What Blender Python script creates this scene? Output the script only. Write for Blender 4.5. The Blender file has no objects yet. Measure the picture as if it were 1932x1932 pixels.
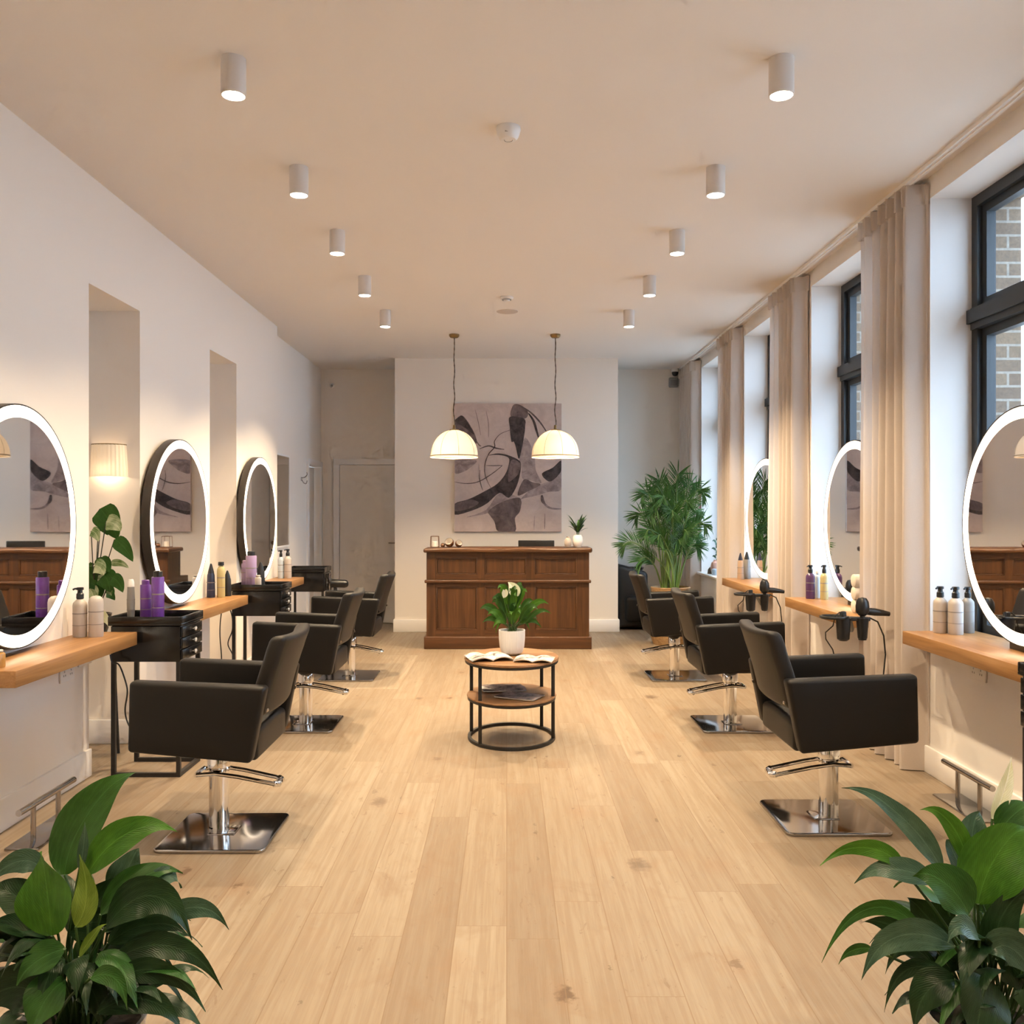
import bpy, math, random
from mathutils import Vector, Matrix, noise as mnoise
random.seed(7)
PI = math.pi
sc = bpy.context.scene
COL = sc.collection
F = 1700.0          # focal length in pixels of the 1932 px frame
CX, CY, H = 956.0, 966.0, 1.45
ZC = 3.31           # ceiling
XL, XR = -2.30, 2.35
YB, YD = 10.90, 11.75

def at(px, py, d):
    return Vector(((px - CX) * d / F, d, H - (py - CY) * d / F))

# ------------------------------------------------------------------ mesh builder
class MB:
    def __init__(s):
        s.v, s.f, s.m, s.uv = [], [], [], {}
    def add(s, verts, faces, mat=0):
        o = len(s.v)
        s.v += [tuple(v) for v in verts]
        for f in faces:
            s.f.append(tuple(i + o for i in f)); s.m.append(mat)
        return s
    def box(s, x0, x1, y0, y1, z0, z1, mat=0):
        v = [(x0,y0,z0),(x1,y0,z0),(x1,y1,z0),(x0,y1,z0),(x0,y0,z1),(x1,y0,z1),(x1,y1,z1),(x0,y1,z1)]
        return s.add(v, [(0,3,2,1),(4,5,6,7),(0,1,5,4),(1,2,6,5),(2,3,7,6),(3,0,4,7)], mat)
    def slab(s, x0, x1, y0, y1, z0, z1, r=0.01, seg=3, nx=1, ny=1, nz=1, fn=None, mat=0, cr=None):
        cx, cy, cz = (x0+x1)/2, (y0+y1)/2, (z0+z1)/2
        hx, hy, hz = abs(x1-x0)/2, abs(y1-y0)/2, abs(z1-z0)/2
        r = min(r, hx*0.98, hy*0.98, hz*0.98)
        C = max(r, cr or 0)
        lev = []
        for k in range(seg+1):
            a = -PI/2 + PI/2*k/seg
            lev.append((-hz + r + r*math.sin(a), r*(1-math.cos(a))))
        for k in range(1, nz):
            lev.append((-hz + r + (2*hz-2*r)*k/nz, 0.0))
        for k in range(seg+1):
            a = PI/2*k/seg
            lev.append((hz - r + r*math.sin(a), r*(1-math.cos(a))))
        rings = []
        for z, ins in lev:
            rr = max(C - ins, 1e-4)
            pts = []
            ax, ay = hx - C, hy - C
            cs = [(ax, ay, 0), (-ax, ay, PI/2), (-ax, -ay, PI), (ax, -ay, 1.5*PI)]
            for c, (px, py, a0) in enumerate(cs):
                arc = [(px + rr*math.cos(a0+PI/2*k/seg), py + rr*math.sin(a0+PI/2*k/seg)) for k in range(seg+1)]
                pts += arc
                qx, qy, b0 = cs[(c+1) % 4]
                e = (qx + rr*math.cos(b0), qy + rr*math.sin(b0))
                n = nx if c in (0, 2) else ny
                for k in range(1, n):
                    t = k/n
                    pts.append((arc[-1][0]*(1-t)+e[0]*t, arc[-1][1]*(1-t)+e[1]*t))
            rings.append([(cx+p[0], cy+p[1], cz+z) for p in pts])
        n = len(rings[0]); V = [p for rg in rings for p in rg]
        if fn: V = [fn(*p) for p in V]
        Fc = [(i*n+j, i*n+(j+1) % n, (i+1)*n+(j+1) % n, (i+1)*n+j) for i in range(len(rings)-1) for j in range(n)]
        Fc.append(tuple(reversed(range(n)))); Fc.append(tuple((len(rings)-1)*n+j for j in range(n)))
        return s.add(V, Fc, mat)
    def lathe(s, prof, c=(0,0,0), n=24, mat=0, sx=1, sy=1, a0=0, fn=None):
        V = []
        for r, z in prof:
            for k in range(n):
                a = a0 + 2*PI*k/n
                p = (c[0]+max(r,1e-4)*math.cos(a)*sx, c[1]+max(r,1e-4)*math.sin(a)*sy, c[2]+z)
                V.append(fn(p, a, r, z) if fn else p)
        Fc = [(i*n+k, i*n+(k+1) % n, (i+1)*n+(k+1) % n, (i+1)*n+k) for i in range(len(prof)-1) for k in range(n)]
        if prof[0][0] > 1e-3: pass
        return s.add(V, Fc, mat)
    def cyl(s, p0, p1, r0, r1=None, n=16, mat=0):
        return s.tube([p0, p1], [r0, r0 if r1 is None else r1], n=n, mat=mat)
    def tube(s, pts, r, n=8, closed=False, mat=0, caps=True):
        pts = [Vector(p) for p in pts]
        N = len(pts)
        rs = r if isinstance(r, (list, tuple)) else [r]*N
        tang = []
        for i in range(N):
            a = pts[(i-1) % N] if (closed or i > 0) else pts[i]
            b = pts[(i+1) % N] if (closed or i < N-1) else pts[i]
            t = b - a
            tang.append(t.normalized() if t.length > 1e-9 else Vector((0,0,1)))
        up = Vector((0,0,1)) if abs(tang[0].z) < 0.9 else Vector((1,0,0))
        nrm = (up - tang[0]*up.dot(tang[0])).normalized()
        V = []
        for i in range(N):
            nrm = nrm - tang[i]*nrm.dot(tang[i])
            nrm = nrm.normalized() if nrm.length > 1e-6 else Vector((1,0,0))
            bn = tang[i].cross(nrm)
            for k in range(n):
                a = 2*PI*k/n + (PI/4 if n == 4 else 0)
                V.append(pts[i] + (nrm*math.cos(a) + bn*math.sin(a))*rs[i])
        M_ = N if closed else N-1
        Fc = [(i*n+k, i*n+(k+1) % n, ((i+1) % N)*n+(k+1) % n, ((i+1) % N)*n+k) for i in range(M_) for k in range(n)]
        if not closed and caps:
            Fc.append(tuple(reversed(range(n)))); Fc.append(tuple((N-1)*n+k for k in range(n)))
        return s.add(V, Fc, mat)
    def prism(s, poly, y0, y1, mat=0):            # poly in xz, extruded in y
        n = len(poly)
        V = [(p[0], y0, p[1]) for p in poly] + [(p[0], y1, p[1]) for p in poly]
        Fc = [tuple(range(n)), tuple(reversed(range(n, 2*n)))] + [(i, i+n, (i+1) % n+n, (i+1) % n) for i in range(n)]
        return s.add(V, Fc, mat)
    def leaf(s, b, c, t, w, side=None, n=10, fold=0.18, prof=None, wave=0.0, mat=0, droop=0.0):
        b, c, t = Vector(b), Vector(c), Vector(t)
        V = []
        ph = random.random()*6
        tl_ = (t-b).length
        for i in range(n+1):
            u = i/n
            p = b*(1-u)**2 + c*2*u*(1-u) + t*u*u
            if u > 0.72 and droop: p = p + Vector((0,0,-droop*tl_*((u-0.72)/0.28)**2))
            tg = ((c-b)*(1-u)*2 + (t-c)*2*u)
            tg = tg.normalized() if tg.length > 1e-9 else Vector((0,0,1))
            sd = side if side is not None else tg.cross(Vector((0,-1,0.35)))
            sd = sd - tg*sd.dot(tg)
            sd = sd.normalized() if sd.length > 1e-6 else Vector((1,0,0))
            nr = sd.cross(tg)
            ww = (prof(u) if prof else 3.45*(u+0.012)**0.74*max(0, 1-u)**1.22*0.92) * w/2
            ww = max(ww, 0.0004)
            for k in (-1, -0.55, 0, 0.55, 1):
                z = fold*abs(k)*ww + wave*w*math.sin(u*9+ph+k*1.3)*abs(k)
                V.append(p + sd*k*ww + nr*z); s.uv[len(s.v)+len(V)-1] = (u*tl_, k*ww)
        Fc = [(i*5+k, i*5+k+1, (i+1)*5+k+1, (i+1)*5+k) for i in range(n) for k in range(4)]
        return s.add(V, Fc, mat)
    def build(s, name, mats, parent=None, ang=35, loc=None):
        me = bpy.data.meshes.new(name)
        me.from_pydata(s.v, [], s.f); me.update()
        for m in (mats if isinstance(mats, (list, tuple)) else [mats]): me.materials.append(m)
        for p, mi in zip(me.polygons, s.m): p.material_index = mi; p.use_smooth = True
        import bmesh
        bm = bmesh.new(); bm.from_mesh(me)
        bmesh.ops.recalc_face_normals(bm, faces=bm.faces)
        bm.to_mesh(me); bm.free()
        me.set_sharp_from_angle(angle=math.radians(ang))
        if s.uv:
            at_ = me.attributes.new('leaf_uv', 'FLOAT_VECTOR', 'POINT')
            for i, (a_, b_) in s.uv.items(): at_.data[i].vector = (a_, b_, 0)
        o = bpy.data.objects.new(name, me); COL.objects.link(o)
        if parent: o.parent = parent
        if loc: o.location = loc
        return o

def tag(o, label, cat, group=None):
    o['label'] = label; o['category'] = cat
    if group: o['group'] = group
    return o
def thing(name, label, cat, loc=(0,0,0), rz=0, group=None):
    o = bpy.data.objects.new(name, None); COL.objects.link(o)
    o.empty_display_size = 0.05
    o.location = loc; o.rotation_euler = (0,0,rz)
    return tag(o, label, cat, group)
def struct(o):
    o['kind'] = 'structure'; return o
def dup(root, loc, rz=None, label=None, group=None):
    r = root.copy(); COL.objects.link(r); r.location = loc
    if rz is not None: r.rotation_euler = (0,0,rz)
    if label: r['label'] = label
    if group: r['group'] = group
    for ch in list(root.children):
        c = ch.copy(); COL.objects.link(c); c.parent = r
        for g in list(ch.children):
            d = g.copy(); COL.objects.link(d); d.parent = c
    return r
def child(root, nm):
    for c in root.children:
        if c.name.split('.')[0] == nm: return c

# ------------------------------------------------------------------ materials
def mat(name, col, rough=0.5, metal=0.0, spec=None, emis=None, es=0, trans=0, coat=0, bump=0, bscale=200):
    m = bpy.data.materials.new(name); m.use_nodes = True
    b = m.node_tree.nodes['Principled BSDF']
    b.inputs['Base Color'].default_value = (*col, 1)
    b.inputs['Roughness'].default_value = rough
    b.inputs['Metallic'].default_value = metal
    if spec is not None: b.inputs['Specular IOR Level'].default_value = spec
    if emis: b.inputs['Emission Color'].default_value = (*emis, 1); b.inputs['Emission Strength'].default_value = es
    if trans: b.inputs['Transmission Weight'].default_value = trans
    if coat: b.inputs['Coat Weight'].default_value = coat
    nt = m.node_tree
    # every material gets at least a slight procedural variation
    tc = nt.nodes.new('ShaderNodeTexCoord'); nz = nt.nodes.new('ShaderNodeTexNoise')
    nz.inputs['Scale'].default_value = bscale; nz.inputs['Detail'].default_value = 3
    nt.links.new(tc.outputs['Object'], nz.inputs['Vector'])
    if bump:
        bp = nt.nodes.new('ShaderNodeBump'); bp.inputs['Strength'].default_value = bump; bp.inputs['Distance'].default_value = 0.002
        nt.links.new(nz.outputs['Fac'], bp.inputs['Height']); nt.links.new(bp.outputs['Normal'], b.inputs['Normal'])
    else:
        mr = nt.nodes.new('ShaderNodeMapRange'); mr.inputs['To Min'].default_value = max(0, rough-0.02); mr.inputs['To Max'].default_value = rough+0.02
        nt.links.new(nz.outputs['Fac'], mr.inputs['Value']); nt.links.new(mr.outputs['Result'], b.inputs['Roughness'])
    return m

def N(nt, typ, **kw):
    n = nt.nodes.new(typ)
    for k, v in kw.items(): setattr(n, k, v)
    return n
def L(nt, a, b): nt.links.new(a, b)
def mth(nt, op, a, b=None, c=None):
    n = N(nt, 'ShaderNodeMath', operation=op)
    for i, x in enumerate((a, b, c)):
        if x is None: continue
        if isinstance(x, (int, float)): n.inputs[i].default_value = x
        else: L(nt, x, n.inputs[i])
    return n.outputs[0]
def mixc(nt, fac, a, b, mode='MIX'):
    n = N(nt, 'ShaderNodeMix', data_type='RGBA', blend_type=mode)
    for sock, x in ((n.inputs[0], fac), (n.inputs[6], a), (n.inputs[7], b)):
        if isinstance(x, (int, float)): sock.default_value = x
        elif isinstance(x, tuple): sock.default_value = (*x, 1)
        else: L(nt, x, sock)
    return n.outputs[2]
def ramp(nt, fac, stops):
    n = N(nt, 'ShaderNodeValToRGB')
    e = n.color_ramp.elements
    while len(e) < len(stops): e.new(0.5)
    for el, (p, c) in zip(e, stops):
        el.position = p; el.color = (*c, 1) if len(c) == 3 else c
    L(nt, fac, n.inputs[0]); return n.outputs[0]
def noise(nt, vec, scale, detail=4, rough=0.55, dist=0.0):
    n = N(nt, 'ShaderNodeTexNoise')
    n.inputs['Scale'].default_value = scale; n.inputs['Detail'].default_value = detail
    n.inputs['Roughness'].default_value = rough; n.inputs['Distortion'].default_value = dist
    L(nt, vec, n.inputs['Vector']); return n.outputs['Fac']
def scaled(nt, vec, s):
    n = N(nt, 'ShaderNodeMapping'); n.inputs['Scale'].default_value = s
    L(nt, vec, n.inputs['Vector']); return n.outputs[0]

def wood(name, c0, c1, c2, axis='y', rough=0.45, dens=1.0):
    m = mat(name, c1, rough); nt = m.node_tree; b = nt.nodes['Principled BSDF']
    tc = N(nt, 'ShaderNodeTexCoord').outputs['Object']
    s = {'x': (1.2, 26, 26), 'y': (26, 1.2, 26), 'z': (26, 26, 1.2)}[axis]
    g = noise(nt, scaled(nt, tc, tuple(k*dens for k in s)), 1.0, 6, 0.6, 0.6)
    s2 = {'x': (3, 160, 160), 'y': (160, 3, 160), 'z': (160, 160, 3)}[axis]
    g2 = noise(nt, scaled(nt, tc, s2), 1.0, 3, 0.6)
    f = mth(nt, 'ADD', mth(nt, 'MULTIPLY', g, 0.75), mth(nt, 'MULTIPLY', g2, 0.25))
    c = ramp(nt, f, [(0.32, c0), (0.5, c1), (0.68, c2)])
    L(nt, c, b.inputs['Base Color'])
    bp = N(nt, 'ShaderNodeBump'); bp.inputs['Strength'].default_value = 0.15; bp.inputs['Distance'].default_value = 0.002
    L(nt, f, bp.inputs['Height']); L(nt, bp.outputs[0], b.inputs['Normal'])
    return m

def floor_mat():
    m = mat('oak_planks', (0.6,0.42,0.26), 0.42); nt = m.node_tree; b = nt.nodes['Principled BSDF']
    tc = N(nt, 'ShaderNodeTexCoord').outputs['Object']
    sp = N(nt, 'ShaderNodeSeparateXYZ'); L(nt, tc, sp.inputs[0])
    u = mth(nt, 'DIVIDE', sp.outputs[0], 0.178)
    row = mth(nt, 'FLOOR', u)
    wr = N(nt, 'ShaderNodeTexWhiteNoise', noise_dimensions='1D'); L(nt, row, wr.inputs['W'])
    v = mth(nt, 'ADD', mth(nt, 'DIVIDE', sp.outputs[1], 1.75), mth(nt, 'MULTIPLY', wr.outputs[0], 7.3))
    pl = mth(nt, 'FLOOR', v)
    cb = N(nt, 'ShaderNodeCombineXYZ'); L(nt, row, cb.inputs[0]); L(nt, pl, cb.inputs[1])
    wn = N(nt, 'ShaderNodeTexWhiteNoise', noise_dimensions='2D'); L(nt, cb.outputs[0], wn.inputs['Vector'])
    rnd, rcol = wn.outputs[0], wn.outputs[1]
    # offset the grain per plank
    off = N(nt, 'ShaderNodeVectorMath', operation='MULTIPLY'); L(nt, rcol, off.inputs[0]); off.inputs[1].default_value = (9, 30, 5)
    pv = N(nt, 'ShaderNodeVectorMath', operation='ADD'); L(nt, tc, pv.inputs[0]); L(nt, off.outputs[0], pv.inputs[1]); pv = pv.outputs[0]
    g1 = noise(nt, scaled(nt, pv, (14, 1.0, 1)), 1.0, 5, 0.6, 1.2)
    wv = N(nt, 'ShaderNodeTexWave', wave_type='BANDS', bands_direction='X')
    wv.inputs['Scale'].default_value = 9; wv.inputs['Distortion'].default_value = 9; wv.inputs['Detail'].default_value = 2
    wv.inputs['Detail Scale'].default_value = 0.8
    L(nt, scaled(nt, pv, (1.0, 0.09, 1)), wv.inputs['Vector'])
    g2 = noise(nt, scaled(nt, pv, (220, 7, 1)), 1.0, 3, 0.6)
    blot = noise(nt, scaled(nt, pv, (5, 3, 1)), 1.0, 4, 0.6, 0.8)
    base = ramp(nt, rnd, [(0.0, (0.235,0.168,0.112)), (0.35, (0.29,0.213,0.143)), (0.7, (0.325,0.245,0.167)), (1.0, (0.40,0.31,0.218))])
    c = mixc(nt, mth(nt, 'MULTIPLY', mth(nt, 'SUBTRACT', 1.0, g1), 0.62), base, (0.29,0.185,0.105))
    c = mixc(nt, mth(nt, 'MULTIPLY', wv.outputs['Fac'], 0.10), c, (0.26,0.16,0.09))
    c = mixc(nt, mth(nt, 'MULTIPLY', g2, 0.20), c, (0.52,0.41,0.29))
    g3 = noise(nt, scaled(nt, pv, (46, 1.6, 1)), 1.0, 4, 0.65, 0.4)
    c = mixc(nt, mth(nt, 'MULTIPLY', ramp(nt, g3, [(0.40,(1,1,1)),(0.60,(0,0,0))]), 0.42), c, (0.22,0.13,0.07))
    br = ramp(nt, blot, [(0.56, (0,0,0)), (0.76, (1,1,1))])
    c = mixc(nt, mth(nt, 'MULTIPLY', br, 0.5), c, (0.24,0.14,0.075))
    # knots: sparse dark spots
    vo = N(nt, 'ShaderNodeTexVoronoi', feature='F1'); vo.inputs['Scale'].default_value = 1.0
    wob = noise(nt, tc, 14, 3)
    kv = N(nt, 'ShaderNodeVectorMath', operation='ADD')
    L(nt, scaled(nt, tc, (3.4, 2.1, 0)), kv.inputs[0])
    cw = N(nt, 'ShaderNodeCombineXYZ'); L(nt, mth(nt, 'MULTIPLY', noise(nt, tc, 24, 4, 0.7), 0.30), cw.inputs[0]); L(nt, mth(nt, 'MULTIPLY', noise(nt, scaled(nt, tc, (1.3,1.3,1)), 24, 4, 0.7), 0.30), cw.inputs[1])
    L(nt, cw.outputs[0], kv.inputs[1]); L(nt, kv.outputs[0], vo.inputs['Vector'])
    sz = N(nt, 'ShaderNodeSeparateColor'); L(nt, vo.outputs['Color'], sz.inputs[0])
    kr = mth(nt, 'MULTIPLY', mth(nt, 'POWER', sz.outputs[0], 2.5), 0.24)
    kn = N(nt, 'ShaderNodeMapRange'); L(nt, vo.outputs['Distance'], kn.inputs[0]); L(nt, kr, kn.inputs[2]); kn.inputs[1].default_value = 0.0
    kn.inputs[3].default_value = 1; kn.inputs[4].default_value = 0
    kn_ = mth(nt, 'MINIMUM', mth(nt, 'MULTIPLY', kn.outputs[0], 2.2), 1.0)
    c = mixc(nt, mth(nt, 'MULTIPLY', kn_, mth(nt, 'MULTIPLY_ADD', sz.outputs[1], 0.5, 0.45)), c, (0.075,0.05,0.035))
    kn2 = N(nt, 'ShaderNodeMapRange'); L(nt, vo.outputs['Distance'], kn2.inputs[0]); kn2.inputs[1].default_value = 0.0; kn2.inputs[2].default_value = 0.30
    kn2.inputs[3].default_value = 1; kn2.inputs[4].default_value = 0
    c = mixc(nt, mth(nt, 'MULTIPLY', kn2.outputs[0], mth(nt, 'MULTIPLY', g1, 0.75)), c, (0.28,0.145,0.07))
    # small flecks
    v2 = N(nt, 'ShaderNodeTexVoronoi', feature='F1'); v2.inputs['Scale'].default_value = 1.0
    fv_ = N(nt, 'ShaderNodeVectorMath', operation='ADD'); L(nt, scaled(nt, pv, (13, 5.5, 0)), fv_.inputs[0])
    fw = N(nt, 'ShaderNodeCombineXYZ'); L(nt, mth(nt, 'MULTIPLY', noise(nt, tc, 60, 3), 0.5), fw.inputs[0]); L(nt, mth(nt, 'MULTIPLY', noise(nt, tc, 47, 3), 0.5), fw.inputs[1])
    L(nt, fw.outputs[0], fv_.inputs[1]); L(nt, fv_.outputs[0], v2.inputs['Vector'])
    s2_ = N(nt, 'ShaderNodeSeparateColor'); L(nt, v2.outputs['Color'], s2_.inputs[0])
    fk = mth(nt, 'LESS_THAN', v2.outputs['Distance'], mth(nt, 'MULTIPLY', mth(nt, 'POWER', s2_.outputs[0], 4.0), 0.17))
    c = mixc(nt, mth(nt, 'MULTIPLY', fk, mth(nt, 'MULTIPLY_ADD', s2_.outputs[1], 0.45, 0.2)), c, (0.10,0.06,0.035))
    # fine cracks / specks stretched along the grain
    cr = noise(nt, scaled(nt, pv, (30, 10, 1)), 1.0, 4, 0.65, 0.6)
    crm = ramp(nt, cr, [(0.63, (0,0,0)), (0.70, (1,1,1))])
    c = mixc(nt, mth(nt, 'MULTIPLY', crm, 0.55), c, (0.20,0.12,0.07))
    # joints
    fu = mth(nt, 'FRACT', u); fv = mth(nt, 'FRACT', v)
    eu = mth(nt, 'MINIMUM', fu, mth(nt, 'SUBTRACT', 1.0, fu))
    ev = mth(nt, 'MINIMUM', fv, mth(nt, 'SUBTRACT', 1.0, fv))
    j = mth(nt, 'MAXIMUM', mth(nt, 'LESS_THAN', eu, 0.010), mth(nt, 'LESS_THAN', ev, 0.0009))
    c = mixc(nt, mth(nt, 'MULTIPLY', j, 0.7), c, (0.22,0.13,0.07))
    c = mixc(nt, 1.0, c, (0.81,0.885,0.965), 'MULTIPLY')
    L(nt, c, b.inputs['Base Color'])
    L(nt, mth(nt, 'ADD', 0.36, mth(nt, 'MULTIPLY', g1, 0.2)), b.inputs['Roughness'])
    b.inputs['Specular IOR Level'].default_value = 0.35
    bp = N(nt, 'ShaderNodeBump'); bp.inputs['Strength'].default_value = 0.25; bp.inputs['Distance'].default_value = 0.002
    L(nt, mth(nt, 'SUBTRACT', mth(nt, 'MULTIPLY', g2, 0.3), j), bp.inputs['Height']); L(nt, bp.outputs[0], b.inputs['Normal'])
    return m

def leaf_mat(name, c0, c1, rough=0.38, tr=0.25):
    m = mat(name, c0, rough, spec=0.22); nt = m.node_tree; b = nt.nodes['Principled BSDF']
    tc = N(nt, 'ShaderNodeTexCoord').outputs['Object']
    f = noise(nt, scaled(nt, tc, (14, 14, 14)), 1.0, 4)
    c = ramp(nt, f, [(0.35, c0), (0.68, c1)])
    # side veins sweeping from the midrib, and the midrib itself
    at_ = N(nt, 'ShaderNodeAttribute'); at_.attribute_name = 'leaf_uv'
    sp = N(nt, 'ShaderNodeSeparateXYZ'); L(nt, at_.outputs['Vector'], sp.inputs[0])
    av = mth(nt, 'ABSOLUTE', sp.outputs[1])
    wob = noise(nt, tc, 30, 2)
    vs = mth(nt, 'SINE', mth(nt, 'MULTIPLY', mth(nt, 'ADD', mth(nt, 'SUBTRACT', sp.outputs[0], mth(nt, 'MULTIPLY', av, 2.1)), mth(nt, 'MULTIPLY', wob, 0.030)), 640.0))
    vf = mth(nt, 'MULTIPLY_ADD', vs, 0.5, 0.5)
    c = mixc(nt, mth(nt, 'MULTIPLY', vf, 0.20), c, tuple(k*0.45 for k in c0))
    streak = noise(nt, scaled(nt, at_.outputs['Vector'], (16, 150, 1)), 1.0, 3)
    c = mixc(nt, mth(nt, 'MULTIPLY', ramp(nt, streak, [(0.45,(0,0,0)),(0.8,(1,1,1))]), 0.35), c, tuple(min(1, k*1.7+0.01) for k in c1))
    mid = mth(nt, 'LESS_THAN', av, 0.0011)
    c = mixc(nt, mth(nt, 'MULTIPLY', mid, 0.5), c, tuple(min(1, k*1.5+0.015) for k in c1))
    L(nt, c, b.inputs['Base Color'])
    bp = N(nt, 'ShaderNodeBump'); bp.inputs['Strength'].default_value = 0.22; bp.inputs['Distance'].default_value = 0.001
    L(nt, vf, bp.inputs['Height']); L(nt, bp.outputs[0], b.inputs['Normal'])
    t = N(nt, 'ShaderNodeBsdfTranslucent'); L(nt, mixc(nt, 0.35, c, (0.16,0.30,0.02)), t.inputs[0])
    mx = N(nt, 'ShaderNodeMixShader'); mx.inputs[0].default_value = tr
    out = nt.nodes['Material Output']
    L(nt, b.outputs[0], mx.inputs[1]); L(nt, t.outputs[0], mx.inputs[2]); L(nt, mx.outputs[0], out.inputs[0])
    return m

def glass_mat(name, tint=(0.93,0.96,0.97)):
    m = bpy.data.materials.new(name); m.use_nodes = True; nt = m.node_tree
    nt.nodes.remove(nt.nodes['Principled BSDF'])
    tr = N(nt, 'ShaderNodeBsdfTransparent'); tr.inputs[0].default_value = (*tint, 1)
    gl = N(nt, 'ShaderNodeBsdfGlossy'); gl.inputs['Roughness'].default_value = 0.02
    fr = N(nt, 'ShaderNodeLayerWeight'); fr.inputs[0].default_value = 0.5
    mx = N(nt, 'ShaderNodeMixShader')
    L(nt, mth(nt, 'MULTIPLY_ADD', mth(nt, 'POWER', fr.outputs[1], 5.0), 0.9, 0.035), mx.inputs[0]); L(nt, tr.outputs[0], mx.inputs[1]); L(nt, gl.outputs[0], mx.inputs[2])
    L(nt, mx.outputs[0], nt.nodes['Material Output'].inputs[0])
    return m

def cloth_mat(name, col, tr=0.25):
    m = mat(name, col, 0.9, bump=0.3, bscale=500); nt = m.node_tree; b = nt.nodes['Principled BSDF']
    b.inputs['Specular IOR Level'].default_value = 0.1
    tc = N(nt, 'ShaderNodeTexCoord').outputs['Object']
    f = noise(nt, scaled(nt, tc, (220, 220, 220)), 1.0, 3)
    c = ramp(nt, f, [(0.3, tuple(k*0.96 for k in col)), (0.7, tuple(min(1, k*1.02) for k in col))])
    L(nt, c, b.inputs['Base Color'])
    t = N(nt, 'ShaderNodeBsdfTranslucent'); t.inputs[0].default_value = (*col, 1)
    mx = N(nt, 'ShaderNodeMixShader'); mx.inputs[0].default_value = tr
    L(nt, b.outputs[0], mx.inputs[1]); L(nt, t.outputs[0], mx.inputs[2]); L(nt, mx.outputs[0], nt.nodes['Material Output'].inputs[0])
    return m

def emis_mat(name, col, st):
    m = mat(name, col, 0.5, emis=col, es=st); return m

def paint_mat(name, c0, c1, sc_=6):
    m = mat(name, c0, 0.85); nt = m.node_tree; b = nt.nodes['Principled BSDF']
    tc = N(nt, 'ShaderNodeTexCoord').outputs['Object']
    f = noise(nt, tc, sc_, 8, 0.7, 0.6)
    L(nt, ramp(nt, f, [(0.36, c0), (0.66, c1)]), b.inputs['Base Color'])
    return m

M = {}
M['wall'] = mat('wall_paint', (0.80,0.765,0.735), 0.9, bump=0.04, bscale=90)
M['wallw'] = mat('wall_paint_warm_lit', (0.83,0.765,0.69), 0.9, bump=0.04, bscale=90)  # same wall paint, warmth of the light put into the colour
M['ceil'] = mat('ceiling_paint', (0.79,0.745,0.70), 0.95, bump=0.03, bscale=90)
M['trim'] = mat('trim_paint', (0.82,0.79,0.765), 0.5)
M['door'] = mat('door_paint', (0.74,0.69,0.63), 0.55)
M['floor'] = floor_mat()
M['frame'] = mat('anthracite_window_paint', (0.030,0.034,0.039), 0.45)
M['glass'] = glass_mat('window_glass')
M['leather'] = mat('charcoal_leather', (0.0065,0.0056,0.0052), 0.46, spec=0.3, bump=0.18, bscale=420)
M['leatherb'] = mat('charcoal_leather_lit_back', (0.012,0.0098,0.0082), 0.48, spec=0.35, bump=0.18, bscale=420)  # same leather, the lit look of the backrest put into a lighter brown
M['chrome'] = mat('polished_chrome', (0.78,0.77,0.76), 0.09, 1.0)
M['plate'] = mat('polished_base_steel', (0.40,0.39,0.385), 0.10, 1.0)
M['brushed'] = mat('brushed_steel', (0.42,0.39,0.37), 0.2, 1.0)
M['black'] = mat('black_lacquer', (0.008,0.008,0.009), 0.22)
M['blackm'] = mat('black_powder_coat', (0.012,0.011,0.011), 0.5)
M['blackp'] = mat('black_plastic', (0.012,0.012,0.013), 0.35)
M['oak'] = wood('oak_worktop', (0.23,0.108,0.036), (0.33,0.166,0.060), (0.42,0.23,0.093), 'y', 0.38)
M['oakend'] = wood('oak_worktop_edge', (0.32,0.165,0.062), (0.42,0.225,0.088), (0.5,0.285,0.12), 'y', 0.45)
M['desk'] = wood('walnut_brown_oak', (0.036,0.0135,0.0045), (0.070,0.027,0.0088), (0.115,0.047,0.015), 'z', 0.42, 1.0)
M['deskh'] = wood('walnut_brown_oak_rail', (0.040,0.015,0.005), (0.076,0.029,0.0095), (0.118,0.048,0.016), 'x', 0.42, 1.0)
M['tablew'] = wood('rustic_table_wood', (0.13,0.062,0.026), (0.225,0.115,0.050), (0.32,0.18,0.085), 'x', 0.42, 0.8)
M['mirror'] = mat('mirror_silver', (0.86,0.84,0.82), 0.012, 1.0)
M['mframe'] = mat('dark_bronze_mirror_frame', (0.055,0.045,0.038), 0.4, 0.3)
M['ring'] = emis_mat('warm_led_ring', (1.0,0.86,0.67), 2.2)
M['spotbody'] = mat('white_lamp_paint', (0.69,0.65,0.62), 0.5)
M['spotlens'] = emis_mat('lamp_lens', (1.0,0.93,0.82), 30.0)
M['white'] = mat('white_plastic', (0.78,0.76,0.74), 0.4)
M['grey'] = mat('grey_plastic', (0.30,0.29,0.28), 0.5)
M['dark'] = mat('dark_void', (0.01,0.01,0.01), 0.6)
M['curtain'] = cloth_mat('linen_curtain', (0.68,0.60,0.54), 0.22)
M['brass'] = mat('aged_brass', (0.30,0.19,0.075), 0.4, 0.8)
M['cord'] = mat('twisted_cord', (0.12,0.085,0.06), 0.8)
M['leafd'] = leaf_mat('dark_shaded_leaf', (0.006,0.019,0.008), (0.014,0.038,0.013), 0.30, 0.06)  # low and inner leaves, their lack of light put into a darker green
M['leafm'] = leaf_mat('mid_leaf', (0.013,0.050,0.010), (0.030,0.095,0.017), 0.34, 0.14)
M['leafb'] = leaf_mat('bright_leaf', (0.022,0.085,0.008), (0.05,0.145,0.013), 0.38, 0.22)
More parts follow.
